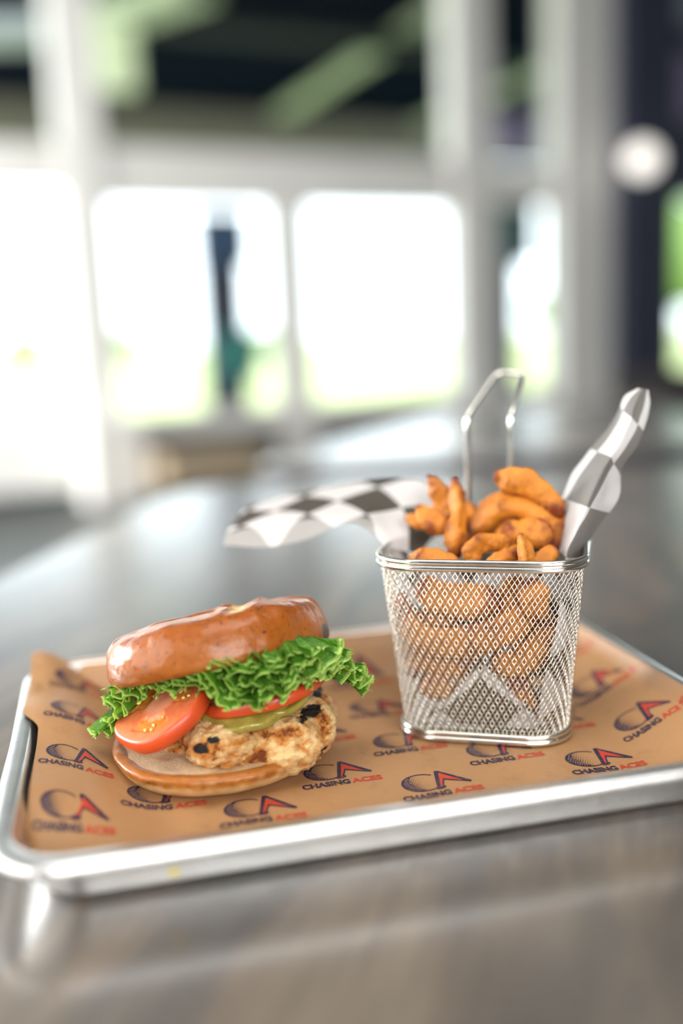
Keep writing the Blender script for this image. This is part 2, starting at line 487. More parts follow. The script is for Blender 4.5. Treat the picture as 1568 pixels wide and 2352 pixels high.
# glass panes
for k, (a, b, z0, z1) in enumerate(((uL, uA0, zl1, zt0 + 8), (uL, uA0, zt1, CEIL), (uA1, uM0, zs1, zt0), (uM1, uB0, zs1, zt0),
                                    (uA1, uB0, zt1, CEIL), (uB1, uC0, zs1, zn0), (uB1, uC0, zn1, CEIL))):
    mb = MB(); wbox(mb, a, b, z0, z1, -.3, .3); struct('window_%d' % (k + 1), mb, M['glass'])
# navy pillar right of the windows, wall going on to the right with an opening showing the field
uP0, uP1 = uC1, uat(1512, 650)
mb = MB(); wbox(mb, uP0, uP1, FLOOR, CEIL, -22, 22, 1); struct('wall_pillar', mb, M['navy_wall'])
uR = uat(2000, 650)
zr = onw(1540, 455)[1]; zr0 = onw(1540, 905)[1]
mb = MB(); wbox(mb, uP1, uR, zr, CEIL, -8, 8); struct('wall_right_upper', mb, M['navy_wall'])
mb = MB(); wbox(mb, uP1, uR, FLOOR, zr0, -8, 8); struct('wall_right_lower', mb, M['darkchair'])
mb = MB(); wbox(mb, uR, 900, FLOOR, CEIL, -8, 8); struct('wall_right', mb, M['navy_wall'])
# side and back walls of the room, behind and beside the camera
mb = MB(); mb.box((0, -420, 100), (760, 8, 185)); struct('wall_back', mb, M['ceil'])
mb = MB(); mb.box((-640, 0, 100), (8, 430, 185)); struct('wall_left', mb, M['ceil'])
mb = MB(); mb.box((640, 200, 100), (8, 640, 185)); struct('wall_side_right', mb, M['ceil'])
mb = MB(); wbox(mb, uP1, uR, zr0, zr, -.3, .3); struct('window_8', mb, M['glass'])

# ------------------------------------------------------------------ the patio outside
PZ = 300.0
mb = MB(); wbox(mb, -900, 1100, PZ, PZ + 20, 20, 600); struct('roof_patio', mb, M['black'])
# fascia beam along the roof's outer edge
zf1 = onw(500, 262, 590)[1]; zf0 = onw(500, 345, 590)[1]
mb = MB(); wbox(mb, -900, 1100, zf0 - 2, PZ + 20, 585, 600); f_ = struct('roof_fascia', mb, M['black'])
mb = MB(); wbox(mb, -900, 1100, zf0, zf1, 570, 585, 1); tag(mb.build('steel_beam', M['beige']), 'long beige steel beam along the outer edge of the dark patio roof', 'beam')


def ceil_pt(px, py, z=PZ - 8): return at(px, py, z=z)


def beam(p0, p1, w_, h_, mat, label, z=PZ - 10):
    a, b = ceil_pt(*p0, z=z), ceil_pt(*p1, z=z)
    d = b - a; L = np.linalg.norm(d); d /= L; s_ = np.cross(WZ, d)
    mb = MB(); mb.box((a + b) / 2, (L / 2, w_ / 2, h_ / 2), np.array([d, s_, WZ]), 1)
    return tag(mb.build('roof_beam', mat), label, 'beam', None)


beam((1060, -10), (640, 265), 24, 6, M['green'], 'broad pale green roof beam slanting down across the dark ceiling behind the upper middle window')
beam((1420, 90), (850, 335), 20, 6, M['green'], 'pale green roof beam seen through the narrow upper window beside the navy pillar')
beam((230, 45), (1100, 120), 30, 8, M['olive'], 'dull olive cross beam under the dark patio roof', z=PZ - 24)
beam((-120, 78), (130, 70), 46, 14, M['greyb'], 'grey blue roof beam behind the upper left window', z=PZ - 24)
beam((460, -30), (200, 62), 40, 14, M['green'], 'pale green beam above the hanging green fixture', z=PZ - 26)
# mauve panel seen low in the narrow upper window
u, z = onw(1190, 300, 300)
mb = MB(); wbox(mb, u - 34, u + 34, z - 26, z + 14, 296, 304, 1); wbox(mb, u - 1, u + 1, z + 14, PZ, 299, 301); tag(mb.build('hanging_banner', M['purple']), 'mauve banner hanging outside behind the narrow upper window', 'banner')
u, z = onw(1185, 70, 300)
mb = MB(); wbox(mb, u - 34, u + 34, z - 34, z + 60, 308, 314, 1); tag(mb.build('hanging_banner', M['dkgreen']), 'dark green banner high outside behind the narrow upper window', 'banner')
# pale green fixture hanging under the roof
u0_, z0_ = onw(222, 205, 200); u1_, z1_ = onw(304, 40, 200)
root = empty('hanging_fixture', wp((u0_ + u1_) / 2, 200, z0_), 'pale green box fixture hanging from the patio roof behind the upper middle window', 'fixture')
mb = MB(); wbox(mb, u0_, u1_, z0_, z1_, 192, 208, 3); mb.build('housing', M['lime'], root)
mb = MB(); wbox(mb, (u0_ + u1_) / 2 - 2, (u0_ + u1_) / 2 + 2, z1_, PZ, 198, 202); mb.build('stem', M['greyb'], root)

# golf bay post with a navy screen and teal box, between the two middle panes
u, z = onw(510, 880, 60)
u = uat(512, 700, 60)
root = empty('bay_post', wp(u, 60, FLOOR), 'dark post with a navy screen and teal box outside between the two lower panes', 'post')
mb = MB(); wbox(mb, u - 15, u + 15, FLOOR, onw(510, 500, 60)[1], 52, 68, 1); mb.build('pole', M['navy_wall'], root)
mb = MB(); wbox(mb, u - 20, u + 20, onw(510, 610, 60)[1], onw(510, 490, 60)[1], 48, 56, 1); mb.build('screen', plain('navy_screen', (.03, .07, .16), .4), root)
mb = MB(); wbox(mb, u - 10, u + 21, onw(510, 872, 60)[1], onw(510, 760, 60)[1], 44, 60, 1); mb.build('control_box', M['teal'], root)
# dark machine behind the narrow lower pane
u = uat(1148, 700, 60)
root = empty('bay_post', wp(u, 60, FLOOR), 'dark grey post with wide upper housing outside behind the narrow lower pane', 'post')
mb = MB(); wbox(mb, u - 16, u + 13, FLOOR, onw(1150, 470, 60)[1], 52, 68, 1); mb.build('pole', plain('slate_post', (.06, .075, .085), .5), root)
mb = MB(); wbox(mb, u - 20, u + 26, onw(1150, 610, 60)[1], onw(1150, 470, 60)[1], 44, 70, 1.5); mb.build('housing', plain('slate_housing', (.05, .11, .12), .5), root)
# white planter block in the lower left, in front of the glass
u0_, u1_ = uat(188, 1080, -20), uat(322, 1080, -20)
zz = onw(250, 955, -20)[1]
mb = MB(); wbox(mb, u0_, u1_, FLOOR, zz, -40, -12, 1.5)
tag(mb.build('bollard', M['white']), 'broad white square bollard standing before the glass left of the table', 'bollard')
# tan bench between bollard and table
u0_, u1_ = uat(336, 1060, -30), uat(560, 1060, -30)
z1_, z0_ = onw(420, 1035, -30)[1], onw(420, 1092, -30)[1]
root = empty('bench', wp((u0_ + u1_) / 2, -50, FLOOR), 'tan wooden bench standing before the windows beyond the near table', 'bench')
mb = MB(); wbox(mb, u0_, u1_, z0_, z1_, -70, -30, 1); mb.build('seat', M['tanwood'], root)
for uu in (u0_ + 6, u1_ - 6):
    mb = MB(); wbox(mb, uu - 3, uu + 3, FLOOR, z0_, -66, -34); mb.build('leg', M['darkchair'], root)
# white lamp globe on the pillar
u, z = onw(1466, 368, -30)
root = empty('wall_lamp', wp(u, -22, z), 'round white globe lamp mounted high on the navy pillar', 'lamp')
n_ = 24
th = np.linspace(0, math.pi, 13); ph = np.linspace(0, 2 * math.pi, n_, endpoint=False)
V = np.array([wp(u, -34, z) + 11.5 * np.array([math.sin(a) * math.cos(b), math.sin(a) * math.sin(b), math.cos(a)]) for a in th for b in ph])
obj('globe', V, grid_faces(13, n_, False, True), M['lamp'], root)
V, F = tube([wp(u, -20, z), wp(u, -24.5, z)], 6, 20); obj('mounting_plate', V, F, M['white'], root)
# mauve sign at the top right beside the pillar
u, z = onw(1560, 190, -12)
mb = MB(); wbox(mb, u - 16, u + 20, z - 26, z + 22, -14, -9, 1); tag(mb.build('wall_panel', M['purple']), 'mauve panel on the wall at the upper right beyond the lamp', 'panel')
u, z = onw(1560, 20, -12)
mb = MB(); wbox(mb, u - 14, u + 20, z - 10, z + 16, -14, -9, 1); tag(mb.build('wall_panel', M['greyb']), 'pale grey green panel at the top right above the mauve panel', 'panel')

# trees beyond the field
def tree(px, dist, r, h, label):
    P = at(px, 800, Y=dist); P[2] = FLOOR - 30
    root = empty('tree', P, label, 'tree', 'trees beyond the field')
    V, F = tube([P, P + [0, 0, h * .5]], r * .09, 8); obj('trunk', V, F, M['bark'], root)
    n, m = 14, 20; VV = []; FF = []
    for q in range(5):
        c = P + np.array([random.uniform(-.5, .5) * r, random.uniform(-.5, .5) * r, h * random.uniform(.5, .72)])
        rr = r * random.uniform(.55, .8)
        V = np.array([c + rr * (1 + .22 * fb((math.sin(a) * math.cos(b), math.sin(a) * math.sin(b), math.cos(a)), 2.5, 3, q)) *
                      np.array([math.sin(a) * math.cos(b), math.sin(a) * math.sin(b), .8 * math.cos(a)])
                      for a in np.linspace(0, math.pi, n) for b in np.linspace(0, 2 * math.pi, m, endpoint=False)])
        FF += grid_faces(n, m, False, True, len(VV) * n * m); VV.append(V)
    obj('crown', np.vstack(VV), FF, M['leaves'], root)


tree(60, 9000, 240, 260, 'tree beyond the field seen in the left pane')
tree(285, 9500, 220, 240, 'tree beyond the field just right of the first mullion')
tree(1290, 8000, 240, 400, 'tree beyond the field behind the narrow lower pane')
tree(1530, 5200, 300, 760, 'tall tree beyond the field right of the navy pillar')
tree(1610, 4600, 300, 700, 'tree at the edge of the right opening beyond the pillar')
tree(610, 9800, 170, 190, 'small tree beyond the field in the slim middle pane')

# ------------------------------------------------------------------ tables
TD = np.array([math.sin(math.radians(12)), math.cos(math.radians(12)), 0]); TS = np.array([TD[1], -TD[0], 0])


def table(name, poly, rad, label, top_mat, z=0.0, th=3.0):
    """poly: corner list; rounded corners; slab with an edge band and pedestal legs"""
    poly = [np.array(p[:2], float) for p in poly]; pts = []
    n = len(poly)
    for i in range(n):
        a, b, c = poly[i - 1], poly[i], poly[(i + 1) % n]
        d0 = (a - b) / np.linalg.norm(a - b); d1 = (c - b) / np.linalg.norm(c - b)
        for s_ in np.linspace(0, 1, 9):
            pts.append((1 - s_) ** 2 * (b + d0 * rad) + 2 * s_ * (1 - s_) * b + s_ ** 2 * (b + d1 * rad))
    pts = np.array(pts); c = pts.mean(0); m = len(pts)
    root = empty(name, (c[0], c[1], FLOOR), label, 'table')
    def ring(s_, zz): return np.column_stack([pts[:, 0] - s_ * (pts[:, 0] - c[0]) / 60, pts[:, 1] - s_ * (pts[:, 1] - c[1]) / 60, np.full(m, zz)])
    V = np.vstack([ring(.3, z), ring(.05, z - .12), ring(0, z - .4)])
    F = grid_faces(3, m, False, True) + [tuple(range(m))]
    obj('tabletop', V, F, top_mat, root, smooth=False)
    V = np.vstack([ring(0, z - .4), ring(0, z - th), ring(2, z - th)])
    F = grid_faces(3, m, False, True) + [tuple(range(2 * m, 3 * m))[::-1]]
    obj('edge_band', V, F, M['edge'], root, smooth=False)
    for s_ in (-.55, .55):
        q = c + (poly[2] + poly[3 % n] - poly[0] - poly[1]) / 2 * s_ * .5
        V, F = tube([(q[0], q[1], FLOOR + 2), (q[0], q[1], z - th)], 4, 16); obj('pedestal', V, F, M['edge'], root)
        V, F = tube([(q[0], q[1], FLOOR), (q[0], q[1], FLOOR + 2)], 25, 24); obj('foot_plate', V, F, M['edge'], root)
    return root


pL = at(0, 1322, z=0)[:2]; pK = at(420, 1118, z=0)[:2]
dL = (pK - pL) / np.linalg.norm(pK - pL)
pB = pK + dL * 2
pF = pL - dL * 120
dB = np.array([.97, -.02]); dB /= np.linalg.norm(dB)
table('dining_table', [pF, pF + dB * 150, pB + dB * 150, pB], 14, 'near glossy weathered brown and grey table holding the metal tray', M['table'])
q0 = at(590, 1050, z=0)[:2]; q1 = at(1040, 950, z=0)[:2]; q2 = at(1330, 922, z=0)[:2]
q2 = q1 + (q2 - q1) * 1.6
table('dining_table', [at(552, 1072, z=0)[:2], at(1700, 1010, z=0)[:2], q2, q1], 10, 'far table shining white with window light behind the near one', M['table'])

# dark chair back at the right edge
u, z = onw(1548, 960, -180)
C0 = at(1552, 985, Y=330); root = empty('chair', (C0[0], C0[1], FLOOR), 'dark chair at the right edge beyond the near table', 'chair')
mb = MB(); mb.box(C0 + [0, 0, 3], (22, 1.5, 17), None, 1.4); mb.build('backrest', M['darkchair'], root)
mb = MB(); mb.box((C0[0], C0[1] + 20, FLOOR + 45), (22, 21, 2), None, 1.4); mb.build('seat', M['darkchair'], root)
for (a, b) in ((-19, 2), (19, 2), (-19, 38), (19, 38)):
    V, F = tube([(C0[0] + a, C0[1] + b, FLOOR), (C0[0] + a, C0[1] + b, FLOOR + 44)], 1.3, 8); obj('leg', V, F, M['greyb'], root)
for a in (-19, 19):
    V, F = tube([(C0[0] + a, C0[1] + 2, FLOOR + 44), (C0[0] + a, C0[1] + .5, C0[2] - 10)], 1.3, 8); obj('back_post', V, F, M['greyb'], root)

# ------------------------------------------------------------------ sheet pan
TO = np.array([-12.990, 31.407, 0]); TA = .225152
E1 = np.array([math.cos(TA), math.sin(TA), 0]); E2 = np.array([-math.sin(TA), math.cos(TA), 0])
TL, TW, TH = 33.0, 24.1, 2.5


def tw(u, v, z): return TO + E1 * np.asarray(u)[..., None] + E2 * np.asarray(v)[..., None] + WZ * np.asarray(z)[..., None]


tray = empty('baking_tray', tw(TL / 2, TW / 2, 0.0), 'silver aluminium sheet pan lined with printed brown paper', 'tray')
prof = [(2.3, .16), (2.05, .22), (1.85, .45), (.98, 2.25), (.9, 2.42), (.82, 2.5), (.42, 2.53), (.2, 2.49), (.05, 2.38), (0, 2.22), (.05, 2.06), (.2, 1.98),
        (.36, 2.04), (.46, 2.18), (.62, 2.28), (.84, 2.16), (1.72, .40), (1.95, .1), (2.3, 0)]
rings = []
for d_, z_ in prof:
    q = rrect(TL - 2 * d_, TW - 2 * d_, 2.9 - d_ * .55, 10, 8)
    rings.append(tw(q[:, 0] + TL / 2, q[:, 1] + TW / 2, np.full(len(q), z_)))
R_ = np.array(rings); n_, m_ = R_.shape[:2]
F = grid_faces(4, m_, False, True)
obj('pan_body', np.vstack([R_[:4].reshape(-1, 3), R_[14:].reshape(-1, 3)]),
    F + [tuple(range(m_))] + grid_faces(5, m_, False, True, 4 * m_) + [tuple(4 * m_ + 4 * m_ + j for j in range(m_))[::-1]], M['alu'], tray)
obj('rolled_rim', R_[3:15].reshape(-1, 3), grid_faces(12, m_, False, True), M['alu'], tray)
P = tw(6.7, .72, 1.25)
V, F = tube([P + [-.14, -.10, 0], P + [-.02, -.15, .1], P + [.12, -.1, .02]], [.09, .17, .08], 8)
tag(obj('food_crumb', V, F, M['crumb_y']), 'tiny yellow crumb stuck to the outer front wall of the tray', 'crumb')


# ------------------------------------------------------------------ printed paper liner
def sst(x, a, b):
    t_ = np.clip((np.asarray(x, float) - a) / (b - a), 0, 1); return t_ * t_ * (3 - 2 * t_)


def tray_z(u, v):
    d_ = np.minimum(np.minimum(u, TL - u), np.minimum(v, TW - v))
    return np.interp(d_, [.82, .98, 1.85, 2.05, 2.3], [2.52, 2.25, .45, .22, .16])


def paper(s, v):
    """paper coordinates (cm) -> world; climbs the left, right and back walls"""
    s = np.asarray(s, float); v = np.asarray(v, float)
    u = np.where(s < 5, 5 - (5 - s) * .86, np.where(s > 28, 28 + (s - 28) * .88, s))
    vv = np.where(v > 21, 21 + (v - 21) * .8, v)
    left = sst(-u, -7.0, -.9)
    hl = left * (.35 + 1.6 * sst(v, 2.5, 8) + .45 * sst(v, 12, 16) * (1 - .5 * sst(v, 16, 20)))
    hl = hl + .85 * sst(v, 19.5, 24) * sst(-s, -3.2, -.2)
    hr = 1.6 * sst(u, 28.2, 32.6)
    hb = 1.9 * sst(vv, 20.6, 23.3)
    h = np.maximum(np.maximum(hl, hr), hb) + .1 * np.sin(u * .9 + v * .35) * sst(v, 9, 16) * sst(u, 10, 14) * .5
    h = h + .05 * np.sin(u * 1.3 + 1) * sst(-v, -9, -4) + .05
    z = np.maximum(.24 + h, tray_z(u, vv) + .05)
    return tw(u, vv, z)


def s_left(v):     # left boundary of the sheet
    return -.35 + .95 * sst(-v, -15.8, -13.8) + 1.5 * sst(-v, -4.6, -2.0)


NS, NV = 150, 100
vs = np.linspace(2.0, 24.15, NV); G = []
for a in np.linspace(0, 1, NS):
    s0 = s_left(vs); s1 = 32.75 - 1.7 * sst(-vs, -4.8, -2.0) - 1.3 * sst(vs, 21.5, 24)
    G.append(paper(s0 + a * (s1 - s0), vs))
G = np.array(G)
liner = empty('paper_liner', tw(TL / 2, TW / 2, .25), 'brown kraft paper sheet printed with golf ball and flag logos lining the tray', 'paper')
obj('sheet', G.reshape(-1, 3), grid_faces(NS, NV), M['kraft'], liner)


def text_mesh(body, size, sx, off):
    cu = bpy.data.curves.new('tmp', 'FONT'); cu.body = body; cu.size = size; cu.offset = off; cu.resolution_u = 3
    o = bpy.data.objects.new('tmp', cu); COL.objects.link(o)
    bpy.context.view_layer.update()
    me = bpy.data.meshes.new_from_object(o.evaluated_get(bpy.context.evaluated_depsgraph_get()))
    V = np.array([v.co[:2] for v in me.vertices]); F = [tuple(p.vertices) for p in me.polygons]
    bpy.data.objects.remove(o); bpy.data.curves.remove(cu); bpy.data.meshes.remove(me)
    V = V * [sx, 1]; return V, F


TS_ = .62
t1V, t1F = text_mesh('CHASING', TS_, 1.0, .026); t2V, t2F = text_mesh('ACES', TS_, 1.0, .020)
w1 = t1V[:, 0].max() - t1V[:, 0].min(); w2 = t2V[:, 0].max() - t2V[:, 0].min()
t1V[:, 0] = (t1V[:, 0] - t1V[:, 0].min()) * 2.22 / w1; t2V[:, 0] = (t2V[:, 0] - t2V[:, 0].min()) * 1.42 / w2 + 2.30


def poly_strip(A, B):
    n = len(A); return np.vstack([A, B]), [(i, i + 1, n + i + 1, n + i) for i in range(n - 1)]


def logo_shapes():
    parts = []  # (V2, F, material index 0 navy 1 red 2 tan, lift)
    cx, cy, rx, ry = 1.28, 1.48, .96, .86
    # crescent of the C: outer arc and inner arc
    th = np.radians(np.linspace(48, 318, 40))
    outer = np.column_stack([cx + rx * np.cos(th), cy + ry * np.sin(th)])
    wd = .085 + .40 * np.clip(np.cos(th - math.radians(197)), 0, 1) ** 1.3
    inner = np.column_stack([cx + (rx - wd) * np.cos(th), cy + (ry - wd * .9) * np.sin(th)])
    V, F = poly_strip(outer, inner); parts.append((V, F, 0, .010))
    # tail joining the flag pole
    V, F = poly_strip(np.array([[1.75, .78], [1.95, .86], [2.02, 1.0]]), np.array([[1.85, .62], [2.1, .66], [2.2, .8]])); parts.append((V, F, 0, .010))
    # dimples: dark dots fading to the right, pale holes in the crescent
    for i in range(-9, 10):
        for j in range(-9, 10):
            x = cx + .125 * (i + .5 * (j % 2)); y = cy + .11 * j
            e_ = ((x - cx) / rx) ** 2 + ((y - cy) / ry) ** 2
            if e_ > .86: continue
            q = (x - cx + .25 * (y - cy)) / rx
            if q > .25: continue
            a = math.atan2((y - cy) / ry, (x - cx) / rx); wdl = .06 + .40 * max(0, math.cos(a - math.radians(197))) ** 1.3
            inside = math.sqrt(e_) > 1 - wdl / rx
            k = np.radians(np.arange(0, 360, 60))
            if inside:
                r = .034 * (1 + q * .2)
                if math.sqrt(e_) < .9: parts.append((np.column_stack([x + r * np.cos(k), y + r * np.sin(k)]), [tuple(range(6))], 2, .016))
            else:
                r = .05 * max(.25, (.30 - q))
                parts.append((np.column_stack([x + r * 1.3 * np.cos(k), y + r * np.sin(k)]), [tuple(range(6))], 0, .012))
    # flag shaped A: navy outline, red inside
    A = np.array([[1.72, .62], [2.02, .62], [2.30, 1.42], [3.38, .86], [3.46, 1.00], [2.30, 2.42], [2.12, 2.42]])
    parts.append((A, [(0, 1, 2, 6), (2, 3, 4), (2, 4, 5, 6)], 0, .011))
    B = np.array([[1.93, .80], [2.00, .80], [2.27, 1.55], [3.08, 1.10], [2.26, 2.18]])
    parts.append((B, [(0, 1, 2, 4), (2, 3, 4)], 1, .018))
    parts.append((t1V, t1F, 0, .012)); parts.append((t2V, t2F, 1, .012))
    V = []; F = []; mi = []; lift = []; n = 0
    for v_, f_, m_i, l_ in parts:
        # subdivide long polygons by splitting edges when needed: dense enough for the gentle paper curve
        V.append(v_); F += [tuple(i + n for i in q) for q in f_]; mi += [m_i] * len(f_); lift += [l_] * len(v_); n += len(v_)
    return np.vstack(V), F, mi, np.array(lift)


LV, LF, LM, LL = logo_shapes()
LV = LV * [1, 1.0]
TOPN = WZ
for k in range(-1, 8):
    v0 = 7.75 + 2.45 * k
    for j in range(-3, 4):
        s0 = 12.8 + 8 * j + (4 if k % 2 else 0)
        if v0 < 3.0 or v0 > 22.0: continue
        s = s0 + LV[:, 0]; vv = v0 + LV[:, 1]
        keep = (s > s_left(vv) + .05) & (s < 32.7) & (vv < 24.1)
        if keep.mean() < .4: continue
        P0 = paper(s, vv); eps = .02
        du = paper(s + eps, vv) - paper(s - eps, vv); dv = paper(s, vv + eps) - paper(s, vv - eps)
        N = np.cross(du, dv); N /= np.linalg.norm(N, axis=1, keepdims=True)
        Vp = P0 + N * (LL[:, None] + .012)
        ff = [(f, m_) for f, m_ in zip(LF, LM) if all(keep[i] for i in f)]
        obj('logo_print', Vp, [f for f, _ in ff], [M['navy'], M['red'], M['tan']], liner, smooth=False, mat_idx=[m_ for _, m_ in ff])

# ------------------------------------------------------------------ wire fry basket
BC = np.array([7.25, 49.45, 0]); BA = math.radians(-15)
BX = np.array([math.cos(BA), math.sin(BA), 0]); BY = np.array([-math.sin(BA), math.cos(BA), 0])
BZ0, BZ1 = .55, 9.3
BW0, BD0, BR0 = 8.1, 6.9, 1.9
BW1, BD1, BR1 = 9.75, 8.5, 1.9


def bw(x, y, z): return BC + BX * np.asarray(x)[..., None] + BY * np.asarray(y)[..., None] + WZ * np.asarray(z)[..., None]


def wall_pt(sn, h, off=0.0):
    """sn: fraction of the way around, h 0..1 height; point on the tapered wall"""
    A = _ring(h, off)
    x = (np.asarray(sn) % 1.0) * len(A); i = x.astype(int) % len(A); f = (x - np.floor(x))[..., None]
    B = A[(i + 1) % len(A)]; return A[i] * (1 - f) + B * f


_rc = {}


def _ring(h, off=0):
    key = (round(float(h), 4), off)
    if key not in _rc:
        w_ = BW0 + (BW1 - BW0) * h - 2 * off; d_ = BD0 + (BD1 - BD0) * h - 2 * off
        q = rrect(w_, d_, max(.3, BR0 - off), 24, 60)
        # uniform arc length
        L = np.r_[0, np.cumsum(np.linalg.norm(np.roll(q, -1, 0) - q, axis=1))]
        qq = np.vstack([q, q[:1]]); tt_ = np.linspace(0, L[-1], 361)[:-1]
        _rc[key] = np.column_stack([np.interp(tt_, L, qq[:, 0]), np.interp(tt_, L, qq[:, 1])])
    return _rc[key]


basket = empty('fry_basket', bw(0, 0, .3), 'small stainless wire mesh basket full of seasoned fries standing on the paper', 'basket')
per = 2 * (BW1 + BD1) - 8 * BR1 + 2 * math.pi * BR1
NW = 130
Hn = 90
hs = np.linspace(0, 1, Hn)
shift_total = 9.0 * .60 / per          # wires lean about thirty degrees off vertical
RG = [_ring(h) for h in hs]
mbw = MB()
for sgn in (1, -1):
    for k in range(NW):
        P = np.zeros((Hn, 3))
        for i, h in enumerate(hs):
            A = RG[i]; x = ((k / NW + sgn * shift_total * h) % 1.0) * 360; a = int(x) % 360; f = x - int(x)
            q = A[a] * (1 - f) + A[(a + 1) % 360] * f
            nrm = q - 0; nrm = A[(a + 1) % 360] - A[a]; nrm = np.array([nrm[1], -nrm[0]]); nrm /= np.linalg.norm(nrm) + 1e-9
            wv = math.cos(math.pi * (2 * shift_total * h * NW + (0)) + math.pi * k) * sgn * .035
            q = q + nrm * wv
            P[i] = bw(q[0], q[1], BZ0 + (BZ1 - BZ0) * h)
        V, F = tube(P, .025, 5, cap=False); mbw.add(V, F)
# woven floor of the basket
for sgn in (1, -1):
    for c in np.arange(-10, 10, .62):
        a = np.array([c - 5, -5 * sgn]); b = np.array([c + 5, 5 * sgn]); pts = np.array([a + (b - a) * t_ for t_ in np.linspace(0, 1, 60)])
        ok = (abs(pts[:, 0]) < BW0 / 2 - .2) & (abs(pts[:, 1]) < BD0 / 2 - .2)
        pts = pts[ok]
        if len(pts) > 3:
            V, F = tube(bw(pts[:, 0], pts[:, 1], np.full(len(pts), .62 + .03 * sgn)), .04, 5, cap=False); mbw.add(V, F)
o = mbw.build('wire_mesh', M['mesh'], basket, smooth=True); tag(o, 'fine diagonal steel mesh', kind='stuff')


def ring_tube(name, w_, d_, r_, z, rad, tilt=0):
    q = rrect(w_, d_, r_, 12, 6); V, F = tube(bw(q[:, 0], q[:, 1], np.full(len(q), z)), rad, 12, closed=True)
    return obj(name, V, F, M['steel'], basket)


ring_tube('rim_wire', BW1 + .22, BD1 + .22, BR1 + .1, BZ1 + .27, .155)
ring_tube('rim_wire', BW1 + .22, BD1 + .22, BR1 + .1, BZ1 - .02, .155)
q = rrect(BW1 + .06, BD1 + .06, BR1, 12, 6)
V = np.vstack([bw(q[:, 0], q[:, 1], np.full(len(q), z)) for z in (BZ1 - .14, BZ1 + .4)]); obj('rim_band', V, grid_faces(2, len(q), False, True), M['steel'], basket)
ring_tube('base_wire', BW0 + .26, BD0 + .26, BR0 + .1, BZ0 + .20, .13)
ring_tube('base_wire', BW0 + .34, BD0 + .34, BR0 + .12, BZ0 - .06, .14)
q = rrect(BW0 + .10, BD0 + .10, BR0, 12, 6)
V = np.vstack([bw(q[:, 0], q[:, 1], np.full(len(q), z)) for z in (BZ0 - .1, BZ0 + .3)]); obj('base_band', V, grid_faces(2, len(q), False, True), M['steel'], basket)
# handle on the far side
yb = BD1 / 2 + .3
pa, pb = at(1071, 958, Y=54.6), at(1172, 954, Y=53.8)
hp = np.array([pa * [1, 1, 0] + WZ * 8.9, pa, at(1141, 856, Y=57.6), at(1206, 857, Y=56.9), pb, pb * [1, 1, 0] + WZ * 8.9])
seg = np.r_[0, np.cumsum(np.linalg.norm(np.diff(hp, axis=0), axis=1))]; tq = np.linspace(0, seg[-1], 260)
P = np.column_stack([np.interp(tq, seg, hp[:, c_]) for c_ in range(3)])
for _ in range(30): P[1:-1] = (P[:-2] + P[1:-1] * 2 + P[2:]) / 4
V, F = tube(P, .155, 12); tag(obj('handle', V, F, M['steel'], basket), 'tall bent wire handle')

# ------------------------------------------------------------------ checkered paper in the basket
CK = 2.6


def loft(rows, nu, nv):
    A = np.array(rows, float)                 # (r, c, 3)
    B = catmull(A, nv)                        # along rows
    C_ = np.array([catmull(b, nu) for b in B])
    return C_


def grid_uv(C_, rot=45, ox=0, oy=0):
    du = np.linalg.norm(np.diff(C_, axis=1), axis=2).mean(0); dv = np.linalg.norm(np.diff(C_, axis=0), axis=2).mean(1)
    U = np.r_[0, np.cumsum(du)]; Vv = np.r_[0, np.cumsum(dv)]
    uu, vv = np.meshgrid(U, Vv); a = math.radians(rot); uu = uu + ox; vv = vv + oy
    return np.stack([(uu * math.cos(a) - vv * math.sin(a)) / CK, (uu * math.sin(a) + vv * math.cos(a)) / CK], -1)


sheets = []
rowsL = [
    [at(1020, 1215, Y=54.6), at(985, 1114, Y=56), at(920, 1100, Y=57), at(800, 1110, Y=58), at(690, 1132, Y=58), at(610, 1152, Y=57.5), at(562, 1166, Y=57)],
    [at(985, 1245, Y=53.2), at(948, 1178, Y=53.2), at(880, 1158, Y=54), at(790, 1150, Y=55), at(700, 1160, Y=55.5), at(615, 1177, Y=55.2), at(540, 1197, Y=55)],
    [at(940, 1300, Y=51), at(905, 1240, Y=50.9), at(862, 1196, Y=51.4), at(795, 1184, Y=52.7), at(700, 1190, Y=53.2), at(615, 1200, Y=53.4), at(522, 1222, Y=53.6)],
    [at(905, 1315, Y=50), at(893, 1268, Y=50), at(838, 1212, Y=50.6), at(785, 1204, Y=51.8), at(700, 1240, Y=52.3), at(610, 1257, Y=52.5), at(513, 1252, Y=53)],
]
C_ = loft(rowsL, 70, 40)
sheets.append((C_, grid_uv(C_, 45, 1.2, .9))); REV = [np.repeat(sst(np.linspace(0, 1, 40), .66, .72)[:, None], 70, 1) * .9]
rowsR = np.array([
    [at(1272, 1330, Y=49.0), at(1290, 1335, Y=46.8), at(1318, 1330, Y=48.2)],
    [at(1277, 1270, Y=49.6), at(1300, 1272, Y=46.6), at(1345, 1262, Y=48.3)],
    [at(1288, 1190, Y=50.2), at(1332, 1192, Y=46.8), at(1392, 1190, Y=48.6)],
    [at(1300, 1112, Y=51), at(1374, 1112, Y=47.2), at(1424, 1134, Y=48.8)],
    [at(1352, 1036, Y=51.4), at(1412, 1040, Y=47.9), at(1432, 1075, Y=49.0)],
    [at(1408, 968, Y=51.6), at(1436, 978, Y=48.8), at(1468, 1005, Y=49.6)],
    [at(1430, 915, Y=51.4), at(1458, 928, Y=49.6), at(1494, 935, Y=50.2)],
    [at(1462, 892, Y=51.0), at(1474, 892, Y=50.2), at(1488, 896, Y=50.5)]])
B_ = catmull(rowsR, 60)
